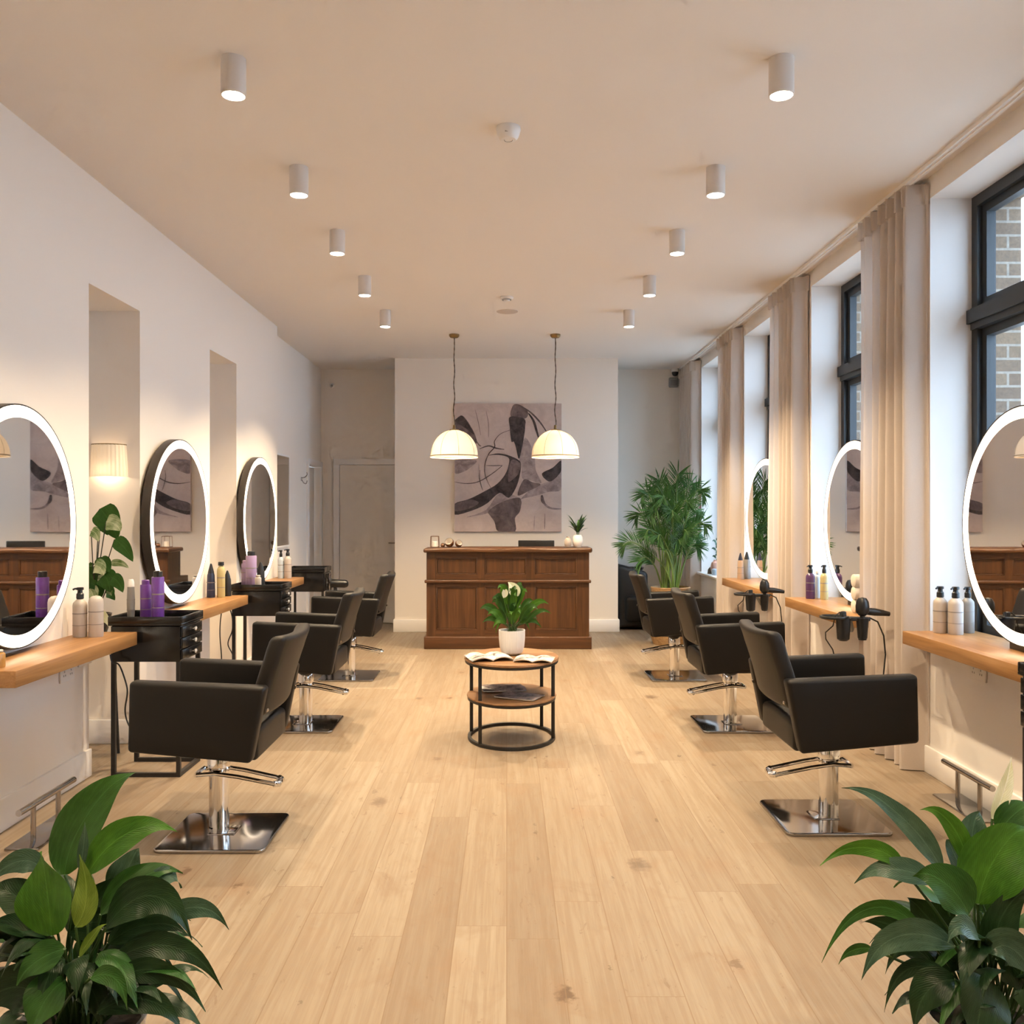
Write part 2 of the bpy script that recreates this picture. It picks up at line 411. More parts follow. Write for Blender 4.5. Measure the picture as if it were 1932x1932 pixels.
M['leafg'] = leaf_mat('grey_green_leaf', (0.022,0.056,0.038), (0.055,0.10,0.065), 0.28, 0.08)
M['leafy'] = leaf_mat('yellow_green_leaf', (0.085,0.15,0.016), (0.15,0.22,0.035), 0.45, 0.25)
M['spathe'] = leaf_mat('spathe', (0.72,0.72,0.50), (0.82,0.82,0.66), 0.5, 0.3)
M['palm'] = leaf_mat('palm_leaf', (0.012,0.050,0.012), (0.05,0.145,0.035), 0.40, 0.2)
M['palmst'] = mat('palm_cane', (0.14,0.24,0.055), 0.5)
M['stem'] = mat('green_stem', (0.030,0.075,0.014), 0.5)
M['stemd'] = mat('dark_stem', (0.03,0.028,0.012), 0.6)
M['soil'] = mat('potting_soil', (0.018,0.012,0.008), 0.95, bump=0.8, bscale=60)
M['potw'] = mat('white_ribbed_pot', (0.70,0.69,0.68), 0.5)
M['potg'] = mat('pale_grey_pot', (0.55,0.52,0.49), 0.5)
M['basket'] = wood('woven_basket', (0.20,0.11,0.045), (0.33,0.20,0.09), (0.42,0.27,0.13), 'x', 0.8, 1.6)
M['canvas'] = paint_mat('canvas_ground', (0.50,0.40,0.365), (0.62,0.51,0.47), 5)
M['pg1'] = paint_mat('paint_charcoal', (0.020,0.016,0.016), (0.10,0.075,0.075), 12)
M['pg2'] = paint_mat('paint_umber_grey', (0.085,0.062,0.062), (0.23,0.17,0.165), 10)
M['pg3'] = paint_mat('paint_mauve_grey', (0.22,0.17,0.17), (0.46,0.37,0.35), 9)
M['pgl'] = paint_mat('paint_line', (0.06,0.045,0.045), (0.2,0.15,0.14), 20)
M['purple'] = mat('purple_bottle', (0.13,0.045,0.27), 0.28)
M['plum'] = mat('plum_bottle', (0.085,0.035,0.12), 0.3)
M['lilac'] = mat('lilac_bottle', (0.31,0.22,0.38), 0.35)
M['navy'] = mat('navy_bottle', (0.025,0.032,0.070), 0.3)
M['yellow'] = mat('pale_yellow_bottle', (0.50,0.42,0.20), 0.25)
M['cream'] = mat('cream_bottle', (0.45,0.40,0.36), 0.4)
M['beige'] = mat('beige_bottle', (0.44,0.31,0.22), 0.4)
M['greyb'] = mat('grey_bottle', (0.24,0.225,0.21), 0.35)
M['lblue'] = mat('pale_blue_bottle', (0.50,0.58,0.66), 0.3)
M['amber'] = mat('amber_bottle', (0.42,0.22,0.06), 0.2)
M['print'] = mat('label_print', (0.24,0.215,0.20), 0.6)
M['towel'] = mat('cream_towel', (0.72,0.64,0.54), 0.95, bump=0.6, bscale=300)
M['crystal'] = mat('crystal_knob', (0.75,0.73,0.72), 0.08, 0.7)
M['copper'] = mat('copper_metal', (0.42,0.24,0.14), 0.25, 1.0)
M['pearl'] = mat('pearl_lining', (0.75,0.70,0.64), 0.4)
M['pink'] = mat('pink_ceramic', (0.70,0.42,0.34), 0.45)
M['page'] = paint_mat('magazine_print', (0.05,0.042,0.045), (0.80,0.73,0.67), 16)
M['page2'] = paint_mat('magazine_print_dark', (0.02,0.018,0.03), (0.42,0.34,0.32), 12)
M['paper'] = mat('paper', (0.78,0.74,0.69), 0.7)
def brick_mat():
    m = mat('buff_brick', (0.4,0.3,0.2), 0.9); nt = m.node_tree; b = nt.nodes['Principled BSDF']
    tc = N(nt, 'ShaderNodeTexCoord').outputs['Object']
    sp = N(nt, 'ShaderNodeSeparateXYZ'); L(nt, tc, sp.inputs[0])
    cb = N(nt, 'ShaderNodeCombineXYZ'); L(nt, mth(nt, 'ADD', sp.outputs[0], sp.outputs[1]), cb.inputs[0]); L(nt, sp.outputs[2], cb.inputs[1])
    br = N(nt, 'ShaderNodeTexBrick'); L(nt, cb.outputs[0], br.inputs['Vector'])
    br.inputs['Scale'].default_value = 1; br.inputs['Brick Width'].default_value = 0.21; br.inputs['Row Height'].default_value = 0.077
    br.inputs['Mortar Size'].default_value = 0.007
    br.inputs['Color1'].default_value = (0.25,0.185,0.13,1); br.inputs['Color2'].default_value = (0.19,0.14,0.105,1); br.inputs['Mortar'].default_value = (0.36,0.34,0.31,1)
    c = mixc(nt, 0.5, br.outputs[0], ramp(nt, noise(nt, tc, 60, 4), [(0.3, (0.2,0.15,0.1)), (0.7, (0.5,0.4,0.3))]), 'OVERLAY')
    L(nt, c, b.inputs['Base Color']); return m
M['brick'] = brick_mat()
def shade_mat():
    m = bpy.data.materials.new('fabric_lamp_shade'); m.use_nodes = True; nt = m.node_tree
    b = nt.nodes['Principled BSDF']
    tc = N(nt, 'ShaderNodeTexCoord').outputs['Object']
    sp = N(nt, 'ShaderNodeSeparateXYZ'); L(nt, tc, sp.inputs[0])
    ang = mth(nt, 'ARCTAN2', sp.outputs[1], sp.outputs[0])
    wv = mth(nt, 'SINE', mth(nt, 'MULTIPLY', ang, 120.0))
    c = mixc(nt, mth(nt, 'MULTIPLY_ADD', wv, 0.12, 0.2), (0.86,0.74,0.58), (0.70,0.55,0.38))
    L(nt, c, b.inputs['Base Color']); b.inputs['Roughness'].default_value = 0.9
    b.inputs['Emission Color'].default_value = (1.0,0.80,0.53,1); b.inputs['Emission Strength'].default_value = 0.10
    t = N(nt, 'ShaderNodeBsdfTranslucent'); L(nt, c, t.inputs[0])
    mx = N(nt, 'ShaderNodeMixShader'); mx.inputs[0].default_value = 0.095
    L(nt, b.outputs[0], mx.inputs[1]); L(nt, t.outputs[0], mx.inputs[2]); L(nt, mx.outputs[0], nt.nodes['Material Output'].inputs[0])
    return m
M['shade'] = shade_mat()

# ------------------------------------------------------------------ room shell
YF = -2.2
struct(MB().box(-2.9, 2.72, YF, 12.0, -0.1, 0).build('floor', M['floor']))
struct(MB().box(-2.9, 2.72, YF, 12.0, ZC, ZC+0.1).build('ceiling', M['ceil']))
w = MB()
NZ = 2.71
n1, n2, YS = (4.96, 5.65), (6.98, 7.67), 9.03
for a, b in ((YF, n1[0]), (n1[1], n2[0]), (n2[1], YS)): w.box(-2.75, XL, a, b, 0, ZC)
for a, b in (n1, n2):
    w.box(-2.75, -2.68, a, b, 0, NZ); w.box(-2.75, XL, a, b, NZ, ZC)
DY0, DY1, DZ = 10.95, 11.66, 2.03
w.box(-2.75, -2.42, YS, DY0, 0, ZC); w.box(-2.75, -2.42, DY1, YD, 0, ZC); w.box(-2.75, -2.42, DY0, DY1, DZ, ZC)  # wall beyond the step set back deeper, shaped so this part reads darker
struct(w.build('wall_left', M['wallw']))
struct(MB().box(-2.75, 2.72, YD, 12.0, 0, ZC).build('wall_back', M['wallw']))
struct(MB().box(-1.353, 1.346, YB, YD, 0, ZC).build('wall_center', M['wallw']))
struct(MB().box(-2.75, 2.72, YF-0.15, YF, 0, ZC).build('wall_front', M['wallw']))
# right wall with windows
XW = 2.68; ZS, ZH = 0.73, 3.19
wins = [(1.65,3.05), (3.6,5.0), (5.55,6.95), (7.51,8.91), (9.47,10.87)]  # first window is out of view, added for its daylight
piers = [(YF,1.65), (3.05,3.6), (5.0,5.55), (6.95,7.51), (8.91,9.47), (10.87,YD)]
w = MB()
for a, b in piers: w.box(XR, XW, a, b, 0, ZC)
for a, b in wins:
    w.box(XR, XW, a, b, 0, ZS-0.03); w.box(XR, XW, a, b, ZH, ZC)
struct(w.build('wall_right', M['wall']))
w = MB()
for a, b in piers: w.box(XW, XW+0.21, a+0.06, b-0.06, -0.2, ZC+0.4)
for a, b in wins:
    w.box(XW, XW+0.21, a-0.06, b+0.06, -0.2, ZS-0.05); w.box(XW, XW+0.21, a-0.06, b+0.06, ZH+0.02, ZC+0.4)
struct(w.build('wall_exterior', M['brick']))
struct(MB().box(2.9, 14, -6, 30, -0.4, -0.3).build('ground_outside', M['potg']))
for i, (a, b) in enumerate(wins):
    fr = MB()
    x0, x1 = 2.58, 2.67
    t = 0.06
    fr.box(x0, x1, a, a+t, ZS, ZH); fr.box(x0, x1, b-t, b, ZS, ZH)
    fr.box(x0, x1, a+t, b-t, ZH-t, ZH); fr.box(x0, x1, a+t, b-t, ZS, ZS+t)
    zt0, zt1 = 2.455, 2.575
    fr.box(x0-0.015, x1, a+0.015, b-0.015, zt0, zt1)
    fr.box(x0-0.03, x1, a-0.0, b+0.0, zt0+0.035, zt1-0.01)
    f = struct(fr.build('window_%d' % (i+1), M['frame']))
    sash = MB()
    for z0, z1 in ((ZS+t, zt0), (zt1, ZH-t)):
        s_ = 0.045; xa, xb = x0+0.028, x1-0.012
        sash.box(xa, xb, a+t, a+t+s_, z0, z1); sash.box(xa, xb, b-t-s_, b-t, z0, z1)
        sash.box(xa, xb, a+t+s_, b-t-s_, z0, z0+s_); sash.box(xa, xb, a+t+s_, b-t-s_, z1-s_, z1)
    sash.build('sash', M['frame'], f)
    for z0, z1 in ((ZS+t, zt0), (zt1, ZH-t)):
        MB().add([(x0+0.048,a+t+0.04,z0+0.04),(x0+0.048,b-t-0.04,z0+0.04),(x0+0.048,b-t-0.04,z1-0.04),(x0+0.048,a+t+0.04,z1-0.04)], [(0,1,2,3)]).build('pane', M['glass'], f)
w = MB()
for a, b in wins: w.slab(2.30, 2.58, a-0.03, b+0.03, ZS-0.03, ZS, 0.008)
struct(w.build('trim_1', M['trim']))       # window sills
struct(MB().box(2.235, 2.285, YF, YD, ZC-0.022, ZC).box(2.255, 2.265, YF, YD, ZC-0.03, ZC-0.022).build('trim_2', M['trim']))   # curtain track
# baseboards
bh, bt = 0.15, 0.018
def bprof(mb, x0, x1, y0, y1): mb.slab(x0, x1, y0, y1, 0, bh, 0.005, 2)
w = MB()
for a, b in ((YF, n1[0]), (n1[1], n2[0]), (n2[1], YS)): bprof(w, XL, XL+bt, a, b)
for a, b in (n1, n2):
    bprof(w, -2.68, -2.68+bt, a, b); bprof(w, -2.68, XL+0.01, b-bt, b)
bprof(w, -2.42, -2.42+bt, YS, DY0-0.08)
struct(w.build('baseboard_left', M['trim']))
w = MB(); bprof(w, XR-bt, XR, YF, YD); struct(w.build('baseboard_right', M['trim']))
w = MB(); bprof(w, -1.353-bt, 1.346+bt, YB-bt, YB); bprof(w, -1.353-bt, -1.353, YB, YD); bprof(w, 1.346, 1.346+bt, YB, YD); bprof(w, 1.364, XR-bt, YD-bt, YD)
struct(w.build('baseboard_back', M['trim']))
# doors
d1 = MB().box(-2.53, -2.49, DY0+0.01, DY1-0.01, 0.01, DZ-0.01).build('door_1', M['door']); struct(d1)
MB().box(-2.42, -2.395, DY0-0.07, DY0, 0, DZ+0.07).box(-2.42, -2.395, DY1, DY1+0.07, 0, DZ+0.07).box(-2.42, -2.395, DY0, DY1, DZ, DZ+0.07).build('door_frame', M['trim'], d1)
d2 = MB().box(-2.17, -1.36, YD-0.035, YD-0.002, 0.01, 2.06).build('door_2', M['door']); struct(d2)
MB().box(-2.25, -2.175, YD-0.045, YD, 0, 2.14).box(-2.175, -1.36, YD-0.045, YD, 2.065, 2.14).build('door_frame', M['trim'], d2)
MB().tube([(-1.40, YD-0.04, 1.05), (-1.40, YD-0.085, 1.05), (-1.42, YD-0.09, 1.05), (-1.53, YD-0.09, 1.05)], 0.009, 8).cyl((-1.40, YD-0.035, 1.05), (-1.40, YD-0.045, 1.05), 0.025).build('door_handle', M['brushed'], d2)

# ------------------------------------------------------------------ ceiling lamps
def lights_in(root, kind, loc, power, col, **kw):
    l = bpy.data.lights.new('lamp_light', kind); l.energy = power; l.color = col
    for k, v in kw.items(): setattr(l, k, v)
    o = bpy.data.objects.new('lamp_light', l); COL.objects.link(o)
    o.location = loc
    if root: o.parent = root
    return o
sp_y = [3.70, 4.865, 5.966, 7.12, 8.32]
words_ = ['nearest', 'second', 'third', 'fourth', 'farthest']
proto = None
for side, sx in (('left', -1.122), ('right', 1.128)):
    for k, y in enumerate(sp_y):
        lab = 'white cylinder ceiling spotlight, %s from the camera in the %s row' % (words_[k], side)
        if proto is None:
            proto = thing('ceiling_spotlight', lab, 'ceiling light', (sx, y, ZC), 0, 'white cylinder spotlights on the ceiling')
            MB().lathe([(0.0,0),(0.051,0),(0.051,-0.15),(0.046,-0.152),(0.044,-0.148),(0.044,-0.146)], n=32).build('housing', M['spotbody'], proto)
            MB().lathe([(0.0,-0.150),(0.03,-0.1495),(0.0445,-0.1475)], n=32).build('lens', M['spotlens'], proto)
        else:
            dup(proto, (sx, y, ZC), label=lab)
        s_ = lights_in(None, 'SPOT', (sx, y, ZC-0.165), 92*(1.0 if k < 3 else 2.1), (1.0,0.765,0.485), spot_size=math.radians(112), spot_blend=0.6, shadow_soft_size=0.035)
# detectors and speaker on the ceiling
t = thing('smoke_detector', 'white dome smoke detector on the ceiling near the camera', 'smoke detector', (0.008, 4.36, ZC), 0)
MB().lathe([(0,0),(0.058,0),(0.060,-0.012),(0.056,-0.03),(0.046,-0.052),(0.036,-0.060),(0,-0.061)], n=32).build('body', M['white'], t)
MB().tube([(0.02*math.cos(a), 0.02*math.sin(a), -0.061) for a in [PI*k/12 for k in range(-1,14)]], 0.0015, 6).build('slot', M['grey'], t)
MB().box(-0.016, -0.002, -0.052, -0.046, -0.04, -0.034).build('indicator', M['grey'], t)
t = thing('smoke_detector', 'small white smoke detector on the ceiling just before the pendants', 'smoke detector', (0.0, 7.8, ZC), 0)
MB().lathe([(0,0),(0.056,0),(0.058,-0.008),(0.050,-0.018),(0.03,-0.022),(0.026,-0.036),(0,-0.038)], n=28).build('body', M['white'], t)
MB().lathe([(0.033,-0.023),(0.040,-0.022),(0.040,-0.026),(0.033,-0.027)], n=28).build('vent_ring', M['grey'], t)
t = thing('ceiling_speaker', 'flat round grey-beige disc set in the ceiling near the pendants', 'ceiling speaker', (0.005, 8.36, ZC), 0)
MB().lathe([(0,-0.004),(0.088,-0.004),(0.098,-0.003),(0.1,0)], n=40).build('grille', mat('speaker_grille', (0.55,0.48,0.42), 0.7), t)

# pendants
def pendant(x, y, label):
    t = thing('pendant_lamp', label, 'pendant lamp', (x, y, ZC), 0, 'pendant lamps over the reception desk')
    MB().lathe([(0,0),(0.054,0),(0.053,-0.018),(0.040,-0.034),(0.012,-0.040),(0,-0.04)], n=28).build('canopy', M['brass'], t)
    zt = -1.0
    pts = [(0.006*math.sin(k*0.55)*(0.3+k/40), 0.004*math.cos(k*0.8), -0.035 + (zt+0.035)*k/40) for k in range(41)]
    c = MB(); c.tube(pts, 0.0045, 6)
    for ph in (0, PI):
        c.tube([(p[0]+0.004*math.cos(k*1.3+ph), p[1]+0.004*math.sin(k*1.3+ph), p[2]) for k, p in enumerate(pts)], 0.003, 5)
    c.build('cord', M['cord'], t)
    prof = []
    R, Ht = 0.247, 0.27
    for k in range(13):
        a = PI/2*k/12
        prof.append((max(0.025, R*math.sin(a)**0.95), zt - Ht*(1-math.cos(a))))
    prof.append((R+0.002, zt-Ht-0.02))
    sh = MB().lathe(prof, n=64); sh.build('shade', M['shade'], t)
    rim = MB()
    rim.tube([(0.249*math.cos(2*PI*k/48), 0.249*math.sin(2*PI*k/48), zt-Ht-0.004) for k in range(48)], 0.0045, 6, closed=True)
    rim.build('rim', M['brass'], t)
    rb = MB()
    for q in range(8):
        a = 2*PI*q/8 + 0.25
        rb.tube([((p[0]+0.001)*math.cos(a), (p[0]+0.001)*math.sin(a), p[1]) for p in prof[:-1]], 0.0016, 5)
    rb.build('rib', M['brass'], t)
    MB().lathe([(0,0.055+zt),(0.012,0.05+zt),(0.016,zt+0.01),(0.05,zt+0.002),(0.052,zt-0.006),(0.0,zt-0.008)], n=20).build('cap', M['brass'], t)
    MB().lathe([(0,zt-0.22),(0.03,zt-0.20),(0.04,zt-0.16),(0.03,zt-0.11),(0.015,zt-0.07),(0.015,zt)], n=20).build('bulb', M['spotlens2'], t)
    lights_in(t, 'POINT', (0,0,zt-0.16), 85, (1.0,0.72,0.42), shadow_soft_size=0.05)
    return t
M['spotlens2'] = emis_mat('bulb_glow', (1.0,0.85,0.62), 4.0)
pendant(-0.55, 9.44, 'cream dome pendant lamp on twisted cord at the left, over the metal bowls')
pendant(0.51, 9.44, 'cream dome pendant lamp on twisted cord at the right, over the black monitor')

# ------------------------------------------------------------------ painting
pt = MB()
px0, px1, pz0, pz1 = (857.5-CX)*10.85/F, (1059.5-CX)*10.85/F, H-(1003-CY)*10.85/F, H-(761-CY)*10.85/F
pw, ph = px1-px0, pz1-pz0
pt.box(0, pw, -0.035, 0, 0, ph, 0)
def pv_(zx, zy): return ((zx-520)/882*pw, (1770-zy)/1062*ph)
def shape(poly, m, lay):
    # smooth closed polygon
    P = [pv_(*p) for p in poly]; n = len(P); out = []
    for i in range(n):
        p0, p1, p2, p3 = P[i-1], P[i], P[(i+1) % n], P[(i+2) % n]
        for k in range(4):
            t = k/4
            q = [0.5*((2*p1[j]) + (-p0[j]+p2[j])*t + (2*p0[j]-5*p1[j]+4*p2[j]-p3[j])*t*t + (-p0[j]+3*p1[j]-3*p2[j]+p3[j])*t**3) for j in (0,1)]
            out.append((min(max(q[0],0.001),pw-0.001), min(max(q[1],0.001),ph-0.001)))
    y = -0.0352 - 0.0003*lay
    pt.add([(a, y, b) for a, b in out], [tuple(range(len(out)))], m)
def stroke(pts, wd, m, lay):
    P = [Vector(pv_(*p)) for p in pts]; S = []
    for i in range(len(P)-1):
        p0, p1, p2, p3 = P[max(i-1,0)], P[i], P[i+1], P[min(i+2,len(P)-1)]
        for k in range(6):
            t = k/6
            S.append(0.5*((2*p1)+(-p0+p2)*t+(2*p0-5*p1+4*p2-p3)*t*t+(-p0+3*p1-3*p2+p3)*t**3))
    S.append(P[-1]); V = []; y = -0.0352-0.0003*lay
    for i, p in enumerate(S):
        tg = (S[min(i+1,len(S)-1)]-S[max(i-1,0)]).normalized(); nn = Vector((-tg.y, tg.x))
        ww = wd/882*pw*(0.35+0.65*math.sin(PI*(i+0.5)/len(S)))
        for sg in (-1, 1):
            q = p+nn*ww*sg; V.append((min(max(q.x,0.001),pw-0.001), y, min(max(q.y,0.001),ph-0.001)))
    pt.add(V, [(2*i, 2*i+1, 2*i+3, 2*i+2) for i in range(len(S)-1)], m)
shape([(522,1180),(700,1180),(655,1235),(600,1272),(522,1287)], 3, 1)
shape([(1100,990),(1175,1120),(1190,1260),(1238,1368),(1160,1350),(1080,1330),(1070,1210),(1055,1165)], 3, 1)
shape([(1065,1500),(1150,1420),(1250,1370),(1300,1350),(1400,1262),(1400,1420),(1300,1440),(1200,1470),(1100,1492)], 3, 2)
shape([(620,1650),(780,1590),(890,1455),(1050,1490),(930,1540),(800,1615),(690,1640)], 3, 2)
shape([(800,1600),(880,1540),(980,1500),(1060,1492),(1068,1550),(1055,1610),(1018,1660),(1020,1768),(880,1768),(850,1690),(815,1640)], 2, 3)
shape([(890,1620),(960,1560),(1060,1510),(1066,1560),(1010,1640),(960,1610)], 2, 4)
shape([(1040,1470),(1090,1340),(1160,1360),(1230,1380),(1140,1430)], 2, 3)
shape([(522,860),(545,825),(580,808),(612,835),(655,900),(690,970),(703,1040),(640,1010),(580,960),(522,935)], 2, 3)
shape([(522,850),(560,818),(585,812),(640,885),(680,965),(620,920),(560,880)], 1, 4)
shape([(1240,1290),(1330,1240),(1400,1180),(1400,1265),(1340,1338),(1290,1352)], 1, 4)
shape([(790,1140),(880,1122),(970,1140),(1045,1175),(1068,1215),(1055,1320),(1020,1420),(965,1490),(890,1450),(790,1535),(680,1590),(522,1630),(522,1540),(640,1500),(760,1440),(870,1375),(940,1290),(970,1200),(962,1155),(900,1137),(850,1134)], 1, 5)
shape([(985,1180),(1062,1205),(1050,1280),(1010,1330),(960,1350)], 2, 6)
shape([(522,1545),(640,1505),(720,1530),(640,1580),(522,1600)], 2, 6)
shape([(985,818),(1000,728),(1045,715),(1105,750),(1128,795),(1095,835)], 2, 5)
shape([(978,818),(1095,835),(1102,900),(1095,970),(1075,1080),(1050,1168),(1025,1070),(1008,1025),(988,1020),(975,900)], 1, 6)
stroke([(1060,725),(1150,785),(1230,870),(1285,955)], 7, 4, 7)
stroke([(1130,790),(1170,850),(1195,930),(1215,1000)], 10, 1, 7)
stroke([(690,760),(715,860),(735,970)], 2, 4, 2); stroke([(780,770),(800,880),(800,990)], 2, 4, 2)
stroke([(520,1358),(620,1372),(720,1355),(830,1290),(915,1222)], 4, 4, 7)
stroke([(725,1085),(800,1060),(860,1078),(930,1090)], 6, 4, 7); stroke([(780,1222),(850,1224),(915,1222)], 3, 4, 7)
stroke([(990,925),(900,960),(850,1020),(850,1070),(800,1130),(770,1220),(775,1310),(820,1410)], 4, 4, 7)
stroke([(730,1260),(725,1320),(740,1390),(755,1430)], 3, 4, 7); stroke([(690,1000),(720,1050),(740,1062)], 4, 4, 7)
stroke([(1240,1475),(1255,1530),(1310,1575),(1400,1582)], 9, 3, 7); stroke([(1180,1640),(1175,1760)], 3, 3, 7); stroke([(1265,1620),(1262,1750)], 4, 3, 7)
stroke([(1240,1468),(1245,1510),(1262,1540)], 14, 2, 8)
p = pt.build('abstract_picture', [M['canvas'], M['pg1'], M['pg2'], M['pg3'], M['pgl']], None, loc=(px0, YB-0.004, pz0))
tag(p, 'large unframed abstract canvas in mauve, grey and black on the back wall', 'painting')

# ------------------------------------------------------------------ reception desk
t = thing('reception_desk', 'dark brown panelled wooden reception desk in front of the painting', 'reception desk', (0.012, 9.55, 0))
hw = 0.862
MB().slab(-hw-0.025, hw+0.025, -0.03, 0.62, 0, 0.13, 0.008).build('plinth', M['deskh'], t)
b = MB().box(-hw, hw, 0.02, 0.36, 0.13, 1.02).box(-hw, -hw+0.03, 0.36, 0.6, 0.13, 0.74).box(hw-0.03, hw, 0.36, 0.6, 0.13, 0.74)
b.build('carcass', M['desk'], t)
st = [(-hw, -hw+0.10), (-0.325, -0.245), (0.195, 0.285), (hw-0.13, hw)]
for a, b_ in st: MB().box(a, b_, 0.0, 0.02, 0.13, 1.02).build('stile', M['desk'], t)
for z0, z1 in ((0.13,0.20), (0.66,0.70), (0.735,0.785), (0.965,1.02)):
    for i in range(3): MB().box(st[i][1], st[i+1][0], 0.0, 0.02, z0, z1).build('rail', M['deskh'], t)
for z0, z1 in ((0.20,0.66), (0.785,0.965)):
    for i in range(3):
        a, b_ = st[i][1], st[i+1][0]
        p = MB().box(a+0.018, b_-0.018, 0.012, 0.02, z0+0.018, z1-0.018)
        for k in range(1):
            bd = 0.014
            p.slab(a, a+bd, 0.002, 0.02, z0, z1, 0.004, 2).slab(b_-bd, b_, 0.002, 0.02, z0, z1, 0.004, 2)
            p.slab(a, b_, 0.002, 0.02, z0, z0+bd, 0.004, 2).slab(a, b_, 0.002, 0.02, z1-bd, z1, 0.004, 2)
        p.build('panel', M['desk'], t)
MB().slab(-hw-0.02, hw+0.02, -0.028, 0.03, 0.698, 0.732, 0.012, 4).build('moulding', M['deskh'], t)
def wavy(x, y, z): return (x, y, z + (0.004*math.sin(x*9) if z > 1.03 else 0))
MB().slab(-hw-0.03, hw+0.03, -0.05, 0.38, 1.02, 1.068, 0.018, 4, nx=20, fn=wavy).build('counter_top', M['deskh'], t)
MB().box(-hw+0.03, hw-0.03, 0.36, 0.62, 0.71, 0.74).build('work_shelf', M['deskh'], t)

# things on the desk
DZT = 1.071
t = thing('computer_monitor', 'black monitor top showing above the reception desk', 'monitor', (0.328, 9.99, 0.7405))
MB().slab(-0.2, 0.2, -0.012, 0.014, 0.13, 0.395, 0.006).build('screen', M['blackp'], t)
MB().box(-0.025, 0.025, 0.012, 0.03, 0.005, 0.25).slab(-0.1, 0.1, -0.05, 0.09, 0, 0.01, 0.004).build('stand', M['blackm'], t)
t = thing('wire_lantern', 'small copper wire lantern with pale candle at the left end of the desk', 'lantern', (-0.775, 9.72, DZT))
e = MB()
for sx in (-0.045, 0.045):
    for sy in (-0.045, 0.045): e.cyl((sx,sy,0), (sx*0.9,sy*0.9,0.118), 0.0028, n=6)
for z, k in ((0.003,1.0), (0.117,0.9)):
    e.tube([(-0.045*k,-0.045*k,z),(0.045*k,-0.045*k,z),(0.045*k,0.045*k,z),(-0.045*k,0.045*k,z)], 0.0028, 6, closed=True)
e.build('wire_frame', M['copper'], t)
MB().lathe([(0,0.002),(0.03,0.002),(0.03,0.06),(0.026,0.063),(0,0.06)], n=20).build('candle', M['pearl'], t)
tag(MB().lathe([(0,0),(0.018,0.004),(0.026,0.02),(0.022,0.036),(0.01,0.044),(0,0.046)], n=18).build('pebble', M['copper'], None, loc=(-0.687, 9.70, DZT)), 'small dark copper pebble between the lantern and the metal bowls', 'ornament')
def shell(x, y, r, rz, label):
    t = thing('metal_bowl', label, 'bowl', (x, y, DZT), rz, 'open metal bowls on the desk')
    tl = Matrix.Rotation(math.radians(52), 3, 'X')
    def tr(p, a, rr, z):
        q = tl @ Vector((p[0], p[1], p[2]-r)); return (q.x, q.y, q.z+r)
    pr = [(r*math.sin(a), r-r*math.cos(a)) for a in [PI*0.66*k/10 for k in range(11)]]
    MB().lathe(pr, n=28, fn=tr).build('shell', M['copper'], t)
    pr2 = [(r*0.95*math.sin(a), r-r*0.95*math.cos(a)) for a in [PI*0.655*k/10 for k in range(11)]]
    MB().lathe(pr2, n=28, fn=tr).build('lining', M['pearl'], t)
shell(-0.617, 9.70, 0.050, -0.3, 'larger copper bowl tipped open, next to the wire lantern')
shell(-0.515, 9.68, 0.040, 0.5, 'smaller copper bowl tipped open, right of the larger bowl')
tag(MB().lathe([(0,0),(0.026,0),(0.037,0.025),(0.039,0.06),(0.03,0.09),(0.016,0.1),(0.016,0.112),(0.019,0.116),(0.012,0.115),(0,0.1)], n=24).build('ceramic_jar', M['cream'], None, loc=(0.658, 9.69, DZT)), 'small cream jar on the desk beside the flower vase', 'jar')
t = thing('flower_vase', 'white rounded vase with a small green plant on the right end of the desk', 'vase', (0.765, 9.70, DZT))
MB().lathe([(0,0),(0.038,0),(0.052,0.03),(0.057,0.07),(0.050,0.11),(0.040,0.132),(0.042,0.138),(0.036,0.136),(0.03,0.11)], n=28).build('vase', M['potw'], t)
lf = MB()
for k in range(46):
    a = random.uniform(0, 2*PI); h0 = random.uniform(0.10, 0.26); rr = random.uniform(0.03, 0.13)
    b_ = Vector((0.01*math.cos(a), 0.01*math.sin(a), 0.12 + h0*0.35)); tp = Vector((rr*math.cos(a), rr*math.sin(a), 0.12+h0*0.85+random.uniform(-0.02,0.03)))
    lf.leaf(b_, (b_+tp)/2+Vector((0,0,0.03)), tp, 0.034, Vector((-math.sin(a), math.cos(a), 0.2)), n=6, mat=k % 2)
lf.build('foliage', [M['leafg'], M['leafm']], t)
st = MB()
for k in range(6):
    a = k*1.1; st.cyl((0,0,0.08), (0.03*math.cos(a), 0.03*math.sin(a), 0.24), 0.002, n=5)
st.build('stem', M['stem'], t)

# ------------------------------------------------------------------ coffee table
TX, TY = 0.031, 5.80
SY = 1.22
t = thing('side_table', 'round two-tier wooden side table with black metal frame in the aisle', 'table', (TX, TY, 0))
MB().lathe([(0,0.505),(0.298,0.505),(0.304,0.512),(0.302,0.522),(0.293,0.519),(0,0.518)], n=64, sy=SY).build('tabletop', M['tablew'], t)
MB().lathe([(0.27,0.492),(0.299,0.492),(0.300,0.506),(0.27,0.506),(0.27,0.492)], n=64, sy=SY).build('top_rim', M['blackm'], t)
MB().lathe([(0,0.270),(0.282,0.270),(0.288,0.277),(0.286,0.284),(0,0.282)], n=64, sy=SY).build('shelf', M['tablew'], t)
MB().lathe([(0.26,0.256),(0.283,0.256),(0.284,0.271),(0.26,0.271),(0.26,0.256)], n=64, sy=SY).build('shelf_rim', M['blackm'], t)
MB().lathe([(0.262,0.001),(0.282,0.001),(0.282,0.019),(0.262,0.019),(0.262,0.001)], n=64, sy=SY).build('base_ring', M['blackm'], t)
